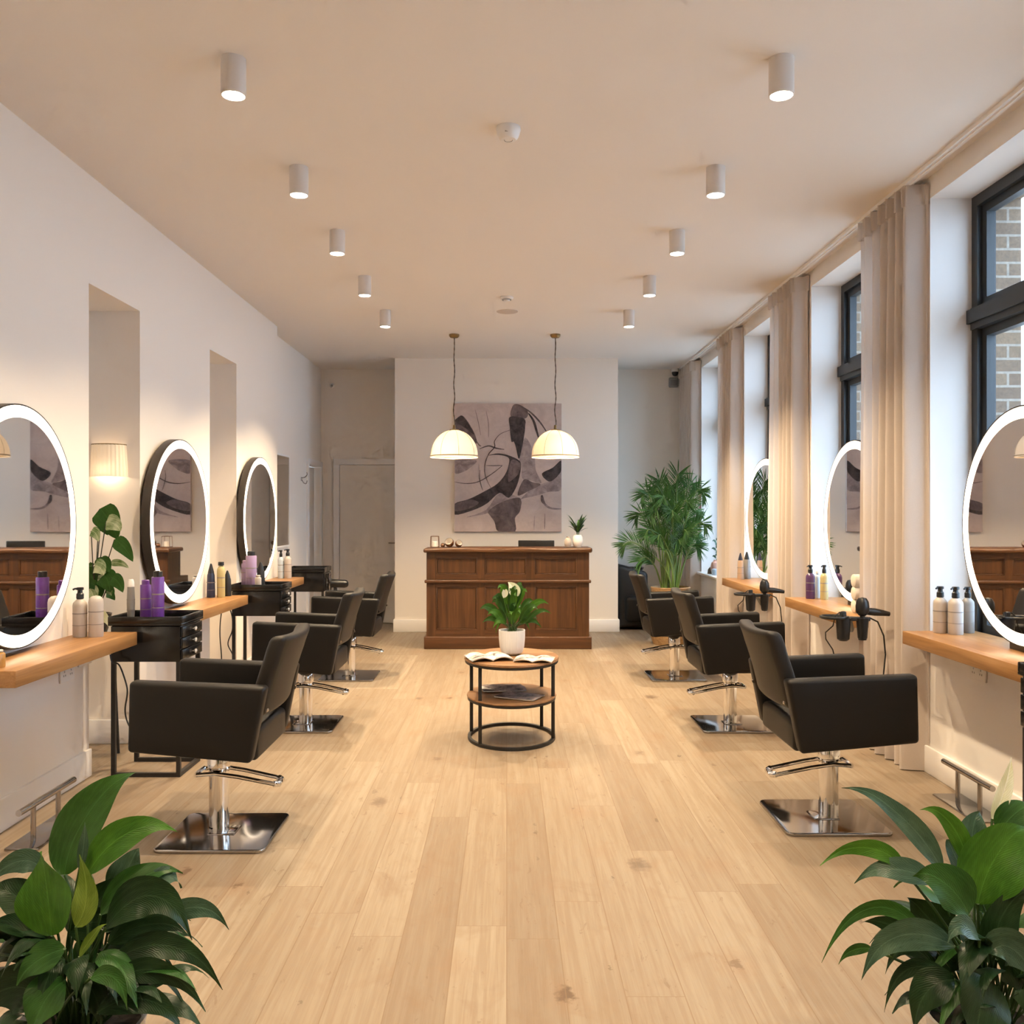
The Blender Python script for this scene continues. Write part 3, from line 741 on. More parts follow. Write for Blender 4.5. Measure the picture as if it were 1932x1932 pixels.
for a in (224, 345, 164, 42):
    a = math.radians(a); x, y = 0.272*math.cos(a), 0.272*SY*math.sin(a)
    MB().slab(x-0.011, x+0.011, y-0.011, y+0.011, 0.015, 0.505, 0.003, 2).build('leg', M['blackm'], t)
TT = 0.522
def magazine(x, y, z, rz, w_, h_, mt, label, grp, open_=False, curl=0.012):
    t = thing('magazine', label, 'magazine', (x, y, z), rz, grp)
    def fn(px, py, pz):
        u = px/w_
        if open_:
            return (px, py, pz + curl*math.sin(PI*min(1, abs(u)*2.0))**1.0*0.9 + 0.003*math.sin(py*25))
        return (px, py, pz + curl*0.4*(math.sin(py/h_*4+u*3)*0.5+0.5))
    MB().slab(-w_/2, w_/2, -h_/2, h_/2, 0.0008, 0.0068, 0.002, 2, nx=14, ny=8, fn=lambda a, b, c: fn(a, b, c)).build('pages', M['paper'], t)
    n1_, n2_ = 14, 8; V = []; Fc = []
    for i in range(n1_+1):
        for j in range(n2_+1):
            V.append(fn(-w_/2*1.01+w_*1.02*i/n1_, -h_/2*1.01+h_*1.02*j/n2_, 0.0076))
    for i in range(n1_):
        for j in range(n2_): Fc.append((i*(n2_+1)+j, (i+1)*(n2_+1)+j, (i+1)*(n2_+1)+j+1, i*(n2_+1)+j+1))
    MB().add(V, Fc).build('cover', mt, t)
magazine(TX-0.145, TY-0.10, TT+0.003, 0.30, 0.27, 0.20, M['page'], 'open pale magazine at the left on the side table top', 'magazines on the side table', True, 0.02)
magazine(TX+0.14, TY-0.175, TT+0.003, -0.18, 0.24, 0.15, M['page'], 'pale magazine in front of the white flower pot on the table top', 'magazines on the side table', True, 0.014)
magazine(TX-0.06, TY+0.12, 0.286, 0.2, 0.28, 0.2, M['page2'], 'dark printed magazine at the back of the lower table shelf', 'magazines on the lower shelf', False, 0.02)
magazine(TX+0.05, TY-0.13, 0.286, -0.45, 0.27, 0.18, M['page2'], 'dark printed magazine at the front of the lower table shelf', 'magazines on the lower shelf', False, 0.008)
t = thing('peace_lily', 'flowering peace lily in a white ribbed pot on the side table', 'potted plant', (TX+0.003, TY+0.09, TT))
def rib(p, a, r, z):
    k = 1+0.012*math.sin(a*36); return (p[0]*k, p[1]*k, p[2])
MB().lathe([(0,0),(0.052,0),(0.068,0.012),(0.080,0.05),(0.085,0.10),(0.086,0.158),(0.080,0.158),(0.078,0.135),(0,0.135)], n=96, fn=rib).build('pot', M['potw'], t)
MB().lathe([(0,0.142),(0.078,0.138)], n=24).build('soil', M['soil'], t)
lf = MB(); st = MB(); random.seed(11)
LV = [(905,1150,30),(910,1175,20),(928,1132,22),(935,1195,16),(1035,1140,24),(1040,1158,18),(1022,1185,18),(1000,1190,16),(995,1118,22),(945,1110,24),(985,1105,20),(960,1118,24),(972,1125,24),(920,1160,24),(1015,1150,24),(1003,1170,22),(930,1185,20)]
for (lx, ly, w_) in LV + [(random.uniform(925,1015), random.uniform(1110,1170), 22) for _ in range(16)]:
    dd = random.uniform(-0.12, 0.10)
    tp = at(lx, ly, TY+0.09+dd) - Vector(t.location)
    a = math.atan2(dd, tp.x)
    b0 = Vector((random.uniform(-0.03,0.03), random.uniform(-0.03,0.03), 0.14))
    b1 = Vector((tp.x*0.35, tp.y*0.35, max(0.2, tp.z*0.75)))
    c_ = Vector((tp.x*0.7, tp.y*0.7, max(b1.z, tp.z)+0.06))
    st.tube([b0, (b0+b1)/2+Vector((-tp.x*0.05,0,0.01)), b1], 0.0022, 5)
    lf.leaf(b1, c_, tp, w_*TY/F*0.66, None, n=10, mat=random.choice((0,0,1)), wave=0.03)
lf.build('foliage', [M['leafm'], M['leafb']], t); st.build('stem', M['stem'], t)
q0 = Vector((0.0,0.02,0.14))
for nm, (bx, by), (tx, ty), w_, dd in (('spathe', (972,1128), (958,1098), 26, 0.08), ('spathe', (950,1128), (948,1110), 14, 0.02)):
    b_ = at(bx, by, TY+dd) - Vector(t.location); tp = at(tx, ty, TY+dd) - Vector(t.location)
    f = MB().leaf(b_, (b_+tp)/2+Vector((0.022,0,0.02)), tp, w_*TY/F, Vector((1,0.25,0.3)), n=10, fold=0.4).build(nm, M['spathe'], t)
    MB().tube([q0, (q0+b_)/2, b_], 0.0025, 6).build('flower_stem', M['leafb'], t)

# ------------------------------------------------------------------ styling chairs
def make_chair(label):
    t = thing('salon_chair', label, 'salon chair', (0,0,0), 0, 'charcoal styling chairs')
    q = [(0.285,0.435), (-0.235,0.387), (-0.300,0.712), (0.278,0.735)]   # fb, rb, rt, ft
    def armfn(x, y, z):
        u, v = (x+0.3)/0.6, (z-0.4)/0.34
        b0 = (q[1][0]*(1-u)+q[0][0]*u, q[1][1]*(1-u)+q[0][1]*u); b1 = (q[2][0]*(1-u)+q[3][0]*u, q[2][1]*(1-u)+q[3][1]*u)
        return (b0[0]*(1-v)+b1[0]*v, y, b0[1]*(1-v)+b1[1]*v)
    for s in (-1, 1):
        y0, y1 = sorted((s*0.255, s*0.328))
        a = MB().slab(-0.3, 0.3, y0, y1, 0.4, 0.74, 0.02, 4, nx=8, nz=5, fn=armfn).build('armrest', M['leather'], t)
    def backfn(x, y, z):
        v = (z-0.5)/0.4
        xx = x - 0.215 - 0.115*v - 0.03*(1-(y/0.25)**2)*1.0 + 0.012*math.sin(v*PI)
        zz = z + (0.012*(y/0.25)**2 if v > 0.8 else 0)
        return (xx, y, zz)
    bk = MB().slab(-0.036, 0.036, -0.25, 0.25, 0.565, 0.905, 0.024, 4, nx=1, ny=12, nz=8, fn=backfn).build('backrest', M['leatherb'], t)
    for s in (-1, 1): MB().cyl((-0.285,s*0.249,0.60), (-0.285,s*0.262,0.60), 0.009, n=12).build('bolt', M['chrome'], bk)
    def seatfn(x, y, z): return (x, y, z + 0.09*x + (0.012*(1-(y/0.25)**2) if z > 0.48 else 0))
    MB().slab(-0.245, 0.285, -0.254, 0.254, 0.40, 0.525, 0.022, 4, nx=6, ny=6, fn=seatfn).build('seat', M['leather'], t)
    MB().slab(-0.13, 0.13, -0.12, 0.12, 0.365, 0.405, 0.008).build('seat_plate', M['blackm'], t)
    c = MB().lathe([(0.0,0.02),(0.045,0.02),(0.045,0.285),(0.052,0.29),(0.052,0.345),(0.048,0.352),(0,0.352)], n=32).build('column', M['chrome'], t)
    MB().lathe([(0.047,0.350),(0.050,0.354),(0.044,0.370),(0,0.372)], n=24).build('gasket', M['blackm'], c)
    lv = []
    pts = [(0.085,-0.052,0.262),(0.0,-0.058,0.270),(-0.10,-0.056,0.255),(-0.255,-0.052,0.222),(-0.275,-0.045,0.217),(-0.28,-0.03,0.216),(-0.28,0.03,0.218),(-0.275,0.045,0.220),(-0.255,0.052,0.224),(-0.10,0.056,0.256),(0.0,0.058,0.270),(0.085,0.052,0.262)]
    MB().tube(pts, 0.0095, 10).tube([(-0.262,-0.048,0.2195),(-0.279,-0.032,0.216),(-0.279,0.032,0.217),(-0.262,0.048,0.221)], 0.0150, 10).tube([(0.085,-0.052,0.262),(0.092,0,0.258),(0.085,0.052,0.262)], 0.0135, 10).build('pump_lever', M['chrome'], t)
    MB().slab(-0.24, 0.24, -0.24, 0.24, 0, 0.016, 0.006, 5, cr=0.035).slab(-0.06, 0.06, -0.06, 0.06, 0.012, 0.02, 0.004).build('base_plate', M['plate'], t)
    return t
chairs = [  # x, y, rot, plate offset in world, label
    (-1.315, 4.12, PI, (0.045,-0.06), 'charcoal salon chair nearest the camera in the left row, facing the wall'),
    (-1.375, 6.17, PI, (-0.01,-0.04), 'charcoal salon chair in the middle of the left row'),
    (-1.380, 7.96, PI, (0.0,-0.03), 'charcoal salon chair farthest back in the left row'),
    (1.525, 4.27, 0, (-0.03,-0.01), 'charcoal salon chair nearest the camera in the right row, facing the windows'),
    (1.530, 6.17, 0, (0.0,-0.04), 'charcoal salon chair in the middle of the right row'),
    (1.478, 7.95, 0, (0.0,-0.03), 'charcoal salon chair farthest back in the right row, by the palm')]
c0 = None
for x, y, r, off, lab in chairs:
    if c0 is None:
        c0 = make_chair(lab); c0.location = (x, y, 0); c0.rotation_euler = (0,0,r); c = c0
        continue
    c = dup(c0, (x, y, 0), r, lab)
    bp = child(c, 'base_plate'); s = -1 if r else 1
    bp.location = (s*off[0], s*off[1], 0)
child(c0, 'base_plate').location = (-0.045, 0.06, 0)

# ------------------------------------------------------------------ counters
CZ = 0.80
def counter(x0, x1, y0, y1, label, support):
    t = thing('wall_counter', label, 'counter', ((x0+x1)/2, (y0+y1)/2, CZ-0.07), 0, 'oak styling counters')
    hx, hy = (x1-x0)/2, (y1-y0)/2
    MB().slab(-hx, hx, -hy, hy, 0, 0.07, 0.003, 2).build('worktop', M['oak'], t)
    sx = -1 if x0 < 0 else 1
    xa, xb = sorted((sx*0.05, sx*hx)) if sx < 0 else sorted((0.0, XR-(x0+x1)/2))
    bk = MB()
    for yy in (-hy+0.15, hy-0.15):
        bk.box(xa, xb, yy-0.015, yy+0.015, -0.012, 0)
    bk.build('bracket', M['white'], t)
    return t
counter(-2.30, -2.005, 3.68, 4.89, 'oak counter under the left mirror nearest the camera', 0)
counter(-2.30, -2.02, 5.78, 7.04, 'oak counter under the middle mirror on the left wall', 0)
counter(-2.30, -2.03, 7.93, 9.02, 'oak counter under the left mirror farthest from the camera', 0)
counter(2.165, 2.565, 3.63, 4.93, 'oak counter in the window bay nearest the camera', 0)
counter(2.125, 2.565, 5.60, 6.88, 'oak counter in the middle window bay on the right', 0)
counter(2.125, 2.565, 7.55, 8.89, 'oak counter in the window bay by the palm', 0)

# ------------------------------------------------------------------ mirrors (local: face looks along -x, back toward +x)
def make_mirror(label):
    t = thing('round_mirror', label, 'mirror', (0,0,0), 0, 'round backlit mirrors')
    R = 0.56; th = 0.055
    def disc(pr, n=96):
        mb = MB(); V = []
        for r, x in pr:
            for k in range(n):
                a = 2*PI*k/n; V.append((x, max(r,1e-4)*math.cos(a), max(r,1e-4)*math.sin(a)))
        return mb.add(V, [(i*n+k, i*n+(k+1) % n, (i+1)*n+(k+1) % n, (i+1)*n+k) for i in range(len(pr)-1) for k in range(n)])
    disc([(R-0.007,-0.001),(R-0.001,-0.002),(R,0.0),(R,th),(0,th)]).build('frame', M['mframe'], t)
    disc([(0,0.0),(R-0.062,0.0)]).build('mirror_glass', M['mirror'], t)
    disc([(R-0.062,0.0002),(R-0.060,-0.001),(R-0.007,-0.001)]).build('light_ring', M['ring'], t)
    return t
m0 = make_mirror('left wall mirror nearest the camera, cut off by the left edge of the photo')
ZM = 1.385
m0.location = (-2.225, 4.14, ZM); m0.rotation_euler = (0,0,PI+math.radians(2.2))
mount = MB().box(0.055, 0.078, -0.2, 0.2, -0.2, 0.2).build('mount', M['mframe'], m0)
for y, lab in ((6.16, 'backlit round mirror in the middle of the left wall'), (8.15, 'backlit round mirror farthest back on the left wall')):
    m = dup(m0, (-2.22, y, ZM), PI, lab)
for y, lab, rz in ((4.17, 'right mirror nearest the camera, cut off by the right edge of the photo', -1.2), (6.20, 'backlit round mirror in the middle window bay, half behind a curtain', 0), (8.30, 'backlit round mirror reflecting the palm, by the third window', 3.2)):
    m = dup(m0, (2.38, y, ZM), math.radians(rz), lab)
    mt_ = child(m, 'mount'); COL.objects.unlink(mt_); bpy.data.objects.remove(mt_)
    MB().box(0.012, 0.045, -0.12, 0.12, CZ-ZM+0.001, -0.548).build('foot', M['mframe'], m)

# ------------------------------------------------------------------ trolleys (local: drawers face +x)
def make_trolley(label):
    t = thing('salon_trolley', label, 'trolley', (0,0,0), 0, 'black salon trolleys')
    W, D = 0.19, 0.165
    MB().slab(-W, W, -D, D, 0.63, 0.825, 0.004, 2).build('cabinet', M['black'], t)
    tr = MB().slab(-W-0.012, W+0.012, -D-0.012, D+0.012, 0.828, 0.842, 0.004, 2)
    zt0, zt1 = 0.84, 0.878
    tr.slab(-W-0.012, W+0.012, -D-0.012, -D-0.002, zt0, zt1, 0.004, 2).slab(-W-0.012, W+0.012, D+0.002, D+0.012, zt0, zt1, 0.004, 2)
    tr.slab(-W-0.012, -W-0.002, -D, D, zt0, zt1, 0.004, 2).slab(W+0.002, W+0.012, -D, D, zt0, zt1, 0.004, 2)
    tr.build('tray', M['black'], t)
    for k in range(3):
        z0 = 0.638+k*0.063
        d = MB().slab(W, W+0.012, -D+0.008, D-0.008, z0, z0+0.057, 0.003, 2).build('drawer', M['black'], t)
        MB().lathe([(0,0),(0.004,0),(0.004,0.008),(0.011,0.012),(0.013,0.018),(0.008,0.024),(0,0.025)], n=10, fn=lambda p, a, r, z: (W+0.012+p[2], p[0], p[1]+z0+0.029)).build('knob', M['crystal'], d)
    for sx in (-1, 1):
        for sy in (-1, 1):
            MB().box(sx*(W-0.012)-0.011, sx*(W-0.012)+0.011, sy*(D-0.012)-0.011, sy*(D-0.012)+0.011, 0, 0.63).build('leg', M['blackm'], t)
    fr = MB()
    for sy in (-1, 1): fr.box(-W+0.023, W-0.023, sy*(D-0.012)-0.011, sy*(D-0.012)+0.011, 0.0, 0.022)
    fr.box(W-0.023, W-0.001, -D+0.023, D-0.023, 0, 0.022)
    fr.build('base_frame', M['blackm'], t)
    return t
t0 = make_trolley('black trolley with purple bottles, beside the oak counter nearest the left edge')
t0.location = (-1.975, 5.09, 0)
dup(t0, (-1.975, 7.26, 0), 0, 'black trolley with lilac bottles, beside the middle left counter')
t3 = dup(t0, (-2.07, 9.42, 0), 0, 'black trolley with an empty tray at the far end of the left wall')
dup(t0, (2.155, 3.27, 0), PI, 'black trolley at the right edge of the photo, below the right mirror')

# ------------------------------------------------------------------ bottles
def bottle(px, d, z, wpx, ytop, body, cap, label, style='pump', grp='bottles at the styling stations', x=None, bands=True, name='hair_product_bottle'):
    X = (px-CX)*d/F if x is None else x
    r = wpx*d/F/2
    h = (H - (ytop-CY)*d/F) - z
    t = thing(name, label, 'bottle', (X, d, z), 0, grp)
    hb = {'pump': 0.77, 'spray': 0.74, 'cap': 0.9, 'can': 0.88, 'plain': 0.97, 'cone': 0.72, 'tube': 0.82}[style]*h
    if style in ('can',):
        pr = [(0,0),(r*0.96,0),(r,0.004),(r,hb-0.004),(r*0.94,hb),(0,hb)]
    elif style == 'plain':
        pr = [(0,0),(r*0.94,0),(r,0.006),(r,hb*0.84),(r*0.9,hb*0.92),(r*0.55,hb*0.98),(0,hb)]
    elif style == 'cone':
        pr = [(0,0),(r*0.96,0),(r,0.004),(r*0.86,hb*0.9),(r*0.7,hb),(0,hb)]
    elif style == 'tube':
        pr = [(0,0),(r*0.75,0),(r*0.8,0.004),(r*1.0,hb*0.5),(r*0.85,hb),(0,hb)]
    else:
        pr = [(0,0),(r*0.94,0),(r,0.006),(r,hb*0.82),(r*0.93,hb*0.89),(r*0.6,hb*0.96),(r*0.36,hb),(0,hb)]
    MB().lathe(pr, n=24).build('bottle_body', body, t)
    if bands:
        MB().lathe([(r*1.004,hb*0.60),(r*1.012,hb*0.605),(r*1.012,hb*0.625),(r*1.004,hb*0.63)], n=24).build('label_band', M['print'], t)
        MB().lathe([(r*1.004,hb*0.30),(r*1.012,hb*0.302),(r*1.012,hb*0.315),(r*1.004,hb*0.317)], n=24).build('label_band', M['print'], t)
    c = MB()
    if style == 'pump':
        c.lathe([(r*0.40,hb-0.004),(r*0.52,hb+0.002),(r*0.50,hb+(h-hb)*0.42),(r*0.36,hb+(h-hb)*0.52),(r*0.34,h-0.016),(r*0.50,h-0.013),(r*0.50,h-0.002),(r*0.4,h),(0,h)], n=16)
        c.tube([(0,0,h-0.007),(-r*0.6,-r*0.3,h-0.007),(-r*0.85,-r*0.45,h-0.012)], 0.005, 6)
    elif style == 'spray':
        c.lathe([(r*0.42,hb-0.002),(r*0.42,hb+(h-hb)*0.4),(r*0.55,hb+(h-hb)*0.75),(r*0.4,h),(0,h)], n=16); c.tube([(0,0,h-0.012),(-r*0.9,-r*0.4,h-0.014)], 0.005, 6)
    elif style in ('cap', 'can'):
        c.lathe([(r*0.72,hb-0.001),(r*0.72,h-0.003),(r*0.62,h),(0,h)], n=20)
    elif style == 'cone':
        c.lathe([(r*0.72,hb-0.001),(r*0.68,hb+0.01),(r*0.2,h-0.004),(0,h)], n=16)
    elif style == 'tube':
        c.lathe([(r*0.85,hb-0.001),(r*0.8,h*0.93),(r*0.55,h),(0,h)], n=16)
    if c.v: c.build('cap', cap, t)
    return t
TZ = 0.8425
bottle(151, 4.70, CZ, 26, 1108, M['cream'], M['blackp'], 'cream bottle with black pump on the nearest left counter')
bottle(181, 4.70, CZ, 27, 1121, M['cream'], M['cream'], 'cream bottle without pump, beside the pump bottle on the nearest left counter', 'plain')
bottle(-3, 3.77, CZ, 24, 1226, M['amber'], M['cream'], 'small amber bottle at the left edge, on the near end of the counter', 'cap', bands=False)
bottle(247, 5.06, TZ, 15, 1093, M['greyb'], M['white'], 'slim grey tube standing on the trolley beside the purple bottles', 'tube')
bottle(275, 5.07, TZ, 20, 1094, M['purple'], M['purple'], 'purple can with purple lid, left of the pair on the trolley tray', 'can')
bottle(298, 5.02, TZ, 23, 1077, M['purple'], M['blackp'], 'purple bottle with black cap, right of the pair on the trolley tray', 'can')
bottle(398, 6.86, CZ, 16, 1063, M['navy'], M['blackp'], 'navy bottle with black nozzle on the middle left counter', 'cone')
bottle(417, 6.88, CZ, 15, 1060, M['yellow'], M['blackp'], 'pale yellow bottle with black cap on the middle left counter', 'cap')
bottle(429, 6.98, CZ, 15, 1076, M['blackm'], M['blackp'], 'black tapered bottle beside the yellow bottle on the left', 'cone', bands=False)
bottle(464, 7.33, TZ, 17, 1057, M['lilac'], M['lilac'], 'lilac can on the left of the middle trolley tray', 'can')
bottle(474, 7.23, TZ, 20, 1040, M['lilac'], M['blackp'], 'lilac bottle with black top on the middle trolley tray', 'can')
bottle(492, 7.33, TZ, 16, 1060, M['blackm'], M['blackp'], 'black rounded bottle at the right of the middle trolley tray', 'cone', bands=False)
bottle(487, 7.15, TZ, 12, 1085, M['cream'], M['cream'], 'tiny pale jar in front of the lilac bottle on the trolley', 'cap', bands=False)
bottle(530, 8.84, CZ, 11, 1038, M['lblue'], M['blackp'], 'silver blue bottle with black cap on the far left counter', 'pump')
bottle(543, 8.84, CZ, 14, 1036, M['cream'], M['blackp'], 'cream bottle with black cap on the far left counter', 'pump')
bottle(1774, 4.85, CZ, 25, 1106, M['cream'], M['blackp'], 'grey-cream pump bottle, left of the three on the right counter')
bottle(1803, 4.79, CZ, 27, 1107, M['cream'], M['blackp'], 'grey-cream pump bottle, middle of the three on the right counter')
bottle(1826, 4.85, CZ, 23, 1107, M['greyb'], M['blackp'], 'grey pump bottle, right of the three and behind the mirror rim')
bottle(1529, 6.76, CZ, 17, 1066, M['plum'], M['blackp'], 'plum purple pump bottle on the middle right counter')
bottle(1543, 6.82, CZ, 11, 1077, M['lblue'], M['white'], 'pale blue slim bottle between the purple and yellow bottles', 'cap', bands=False)
bottle(1555, 6.70, CZ, 15, 1066, M['yellow'], M['blackp'], 'pale yellow pump bottle on the middle right counter')
bottle(1397, 8.72, CZ, 12, 1043, M['beige'], M['navy'], 'beige bottle with dark cap on the right counter by the palm', 'cone')
bottle(1409, 8.80, CZ, 14, 1041, M['greyb'], M['blackp'], 'grey bottle with pointed black cap beside the palm mirror', 'cone')
# towels
for k, (z, nm) in enumerate(((0.045,'lowest'), (0.128,'middle'), (0.208,'topmost'))):
    t = thing('rolled_towel', 'rolled cream towel, %s of the stack behind the middle right mirror' % nm, 'towel', (2.295, 5.785, CZ+z), 0, 'rolled towels by the mirror')
    MB().tube([(-0.075,0,0),(-0.07,0,0),(0.07,0,0),(0.075,0,0)], [0.030,0.042,0.042,0.030], 20).build('towel_roll', M['towel'], t)

# ------------------------------------------------------------------ hair tools
def tool_holder(loc, label, l2, l3):
    t = thing('appliance_holder', label, 'tool holder', loc, 0, 'black tool holders at the right counters')
    R = 0.075
    MB().tube([(-0.10+R*math.cos(2*PI*k/32), R*0.9*math.sin(2*PI*k/32), 0) for k in range(32)], 0.008, 8, closed=True).lathe([(0,-0.004),(R,-0.004),(R,-0.010),(0,-0.010)], c=(-0.10,0,0), n=32, sy=0.9).build('ring_tray', M['blackp'], t)
    MB().slab(-0.04, 0.10, -0.03, 0.03, -0.022, 0.0, 0.006).tube([(0.0,0.02,-0.012),(0.03,0.10,-0.035),(0.10,0.25,-0.10),(0.165,0.43,-0.135)], 0.012, 8).build('arm', M['blackp'], t)
    MB().lathe([(0.022,-0.13),(0.034,-0.12),(0.040,-0.03),(0.042,0.0),(0.038,0.0),(0.032,-0.11),(0.0,-0.115)], c=(-0.055,-0.02,-0.005), n=20).build('holster', M['blackp'], t)
    MB().lathe([(0.018,-0.12),(0.026,-0.115),(0.034,-0.02),(0.036,0.0),(0.032,0.0),(0.024,-0.11)], c=(0.055,-0.02,-0.005), n=20).build('holster', M['blackp'], t)
    # hair dryer resting in the second holster
    t = thing('hair_dryer', l2, 'hair dryer', Vector(loc)+Vector((0.055,-0.02,0.03)), 0, 'black hair dryers in the holders')
    MB().lathe([(0,0.085),(0.022,0.08),(0.034,0.06),(0.038,0.03),(0.036,0.0),(0.02,-0.02),(0.014,-0.022)], n=22).build('motor_housing', M['blackp'], t)
    MB().tube([(0.02,0,0.005),(0.07,0.0,0.0),(0.12,0,-0.006),(0.155,0,-0.012)], [0.020,0.022,0.017,0.013], 14).build('nozzle', M['blackp'], t)
    MB().tube([(0,0,-0.01),(0,0,-0.08),(0.003,0,-0.145)], [0.014,0.015,0.013], 12).lathe([(0,-0.165),(0.022,-0.16),(0.024,-0.148),(0,-0.142)], n=16).build('handle', M['blackm'], t)
    MB().tube([(0.05,0.03,-0.035),(0.10,0.03,-0.06),(0.135,0.03,-0.14),(0.145,0.03,-0.25),(0.13,0.02,-0.36),(0.11,0.01,-0.45)], 0.0045, 6).build('power_cord', M['blackm'], t)
    t = thing('hair_straightener', l3, 'hair straightener', Vector(loc)+Vector((-0.055,-0.02,0.0)), 0, 'black straighteners in the holders')
    MB().slab(-0.016, 0.016, -0.012, 0.012, -0.10, 0.035, 0.008, 3).slab(-0.014, 0.014, 0.013, 0.026, -0.09, 0.03, 0.006, 3).build('body', M['blackp'], t)
    MB().tube([(-0.02,0.0,0.03),(-0.045,-0.0,0.01),(-0.06,0.0,-0.05),(-0.095,0.02,-0.09),(-0.09,0.03,-0.13),(-0.05,0.03,-0.19),(-0.02,0.04,-0.30),(-0.02,0.05,-0.5)], 0.0035, 6).build('power_cord', M['blackm'], t)
tool_holder((1.99, 5.20, 0.845), 'black ring tool holder clipped beside the middle right counter', 'black hair dryer in the holder beside the middle right counter', 'black straightener in the holder beside the middle right counter')
tool_holder((1.985, 7.15, 0.80), 'black ring tool holder clipped beside the counter by the palm', 'black hair dryer in the holder near the palm mirror', 'black straightener in the holder near the palm mirror')
# dryer clipped to the far trolley
t = thing('hair_dryer', 'black hair dryer lying sideways on the far left trolley, pointing into the room', 'hair dryer', (-1.812, 9.36, 0.71), 0)
MB().tube([(-0.02,0,0),(-0.01,0,0),(0.13,0,-0.005),(0.155,0,-0.006),(0.165,0,-0.006)], [0.03,0.044,0.042,0.034,0.02], 18).build('barrel', M['blackp'], t)
MB().tube([(0.03,0,-0.03),(0.035,0,-0.09),(0.045,0,-0.14)], 0.017, 12).build('handle', M['blackm'], t)
MB().tube([(-0.02,0,0.0),(-0.035,0,0.06),(-0.03,0,0.10)], 0.02, 8).tube([(-0.03,0,0.0),(-0.032,0,-0.10)], 0.022, 8).build('holster', M['brushed'], t)
# hanging cords on the left
def cord(pts, label):
    return tag(MB().tube(pts, 0.0045, 6).build('power_cord', M['blackm']), label, 'cord', None)
def smooth(pts, n=6):
    P = [Vector(p) for p in pts]; out = []
    for i in range(len(P)-1):
        p0, p1, p2, p3 = P[max(i-1,0)], P[i], P[i+1], P[min(i+2,len(P)-1)]
        for k in range(n):
            t = k/n; out.append(0.5*((2*p1)+(-p0+p2)*t+(2*p0-5*p1+4*p2-p3)*t*t+(-p0+3*p1-3*p2+p3)*t**3))
    out.append(P[-1]); return out
cord(smooth([at(208,1235,4.88), at(212,1250,4.88), at(225,1255,4.88), at(238,1290,4.88), at(240,1310,4.88), at(236,1340,4.88), at(242,1366,4.88), at(262,1400,4.88)]), 'black cord hanging in a curve in front of the near left trolley')
cord(smooth([at(420,1142,7.03), at(416,1170,7.03), at(415,1200,7.03), at(418,1245,7.03), at(415,1285,7.03)]), 'black cord hanging straight under the middle left counter')
cord(smooth([at(432,1143,7.02), at(438,1165,7.02), at(438,1190,7.02), at(430,1215,7.02), at(440,1240,7.02), at(443,1290,7.02)]), 'black looped cord under the middle left counter, next to the trolley leg')

# ------------------------------------------------------------------ footrests
def footrest(x, y0, y1, label, s):
    t = thing('chrome_footrest', label, 'footrest', (x, (y0+y1)/2, 0), 0, 'chrome T-bar footrests')
    h = (y1-y0)/2
    def rot(p): return p
    MB().slab(-0.075, 0.075, -h, h, 0, 0.008, 0.004, 2).build('base_plate', M['plate'], t)
    MB().tube([(0,-h-0.02,0.165),(0,h+0.03,0.165)], 0.014, 14).build('foot_bar', M['brushed'], t)
    for yy in (-h*0.55, h*0.45): MB().tube([(0,yy,0.008),(0,yy,0.165)], 0.011, 12).build('post', M['brushed'], t)
    return t
footrest(-2.08, 3.86, 4.30, 'steel T-bar footrest on the floor under the nearest left counter', 1)
footrest(2.255, 4.20, 4.62, 'steel T-bar footrest on the floor under the nearest right counter', -1)

# ------------------------------------------------------------------ sockets, sensors, hook, small mirror
def socket(loc, axis, label):
    t = thing('wall_socket', label, 'wall socket', loc, 0, 'white wall sockets under the counters')
    sx = axis
    xa, xb = sorted((0, sx*0.010))
    MB().slab(xa, xb, -0.075, 0.075, -0.043, 0.043, 0.004, 2).build('cover_plate', M['white'], t)
    h = MB()
    for yy in (-0.035, 0.035):
        for dz, dy in ((0.012,0.0), (-0.008,-0.009), (-0.008,0.009)):
            x0_, x1_ = sorted((sx*0.0101, sx*0.0115)); h.box(x0_, x1_, yy+dy-0.003, yy+dy+0.003, dz-0.005, dz+0.004)
    h.build('socket_hole', M['grey'], t)
socket((XL+0.001, 4.70, 0.61), 1, 'white double socket under the nearest left counter, nearer the camera')
socket((XL+0.001, 4.90, 0.66), 1, 'white double socket under the nearest left counter, at its far end')
socket((XR-0.001, 4.48, 0.655), -1, 'white double socket under the nearest right counter')
t = thing('security_camera', 'small dome security camera in the right recess corner under the ceiling', 'security camera', (2.185, YD-0.001, 3.255))
MB().lathe([(0,0.055),(0.045,0.055),(0.05,0.03),(0.05,0.012),(0,0.010)], c=(0,-0.055,0), n=24).box(-0.02, 0.02, -0.02, 0, 0.01, 0.05).build('base', M['white'], t)
MB().lathe([(0.042,0.012),(0.040,-0.012),(0.030,-0.032),(0.014,-0.042),(0,-0.043)], c=(0,-0.055,0), n=24).build('dome', M['blackp'], t)
t = thing('motion_sensor', 'square grey sensor box under the security camera', 'sensor', (2.17, YD-0.001, 3.135))
MB().slab(-0.062, 0.062, -0.05, 0, -0.065, 0.065, 0.02, 4).build('box', M['grey'], t)
MB().slab(-0.045, 0.045, -0.055, -0.048, -0.045, 0.03, 0.004, 2).build('lens', mat('sensor_lens', (0.22,0.21,0.21), 0.3), t)
t = thing('alarm_sensor', 'tiny round sensor high on the wall above the white door', 'sensor', (-2.275, YD-0.001, 3.095))
MB().tube([(0,0,0),(0,-0.012,0),(0,-0.02,0)], [0.03,0.03,0.022], 20).build('ring', M['white'], t)
MB().tube([(0,-0.02,0),(0,-0.028,0)], [0.014,0.012], 16).build('eye', M['grey'], t)
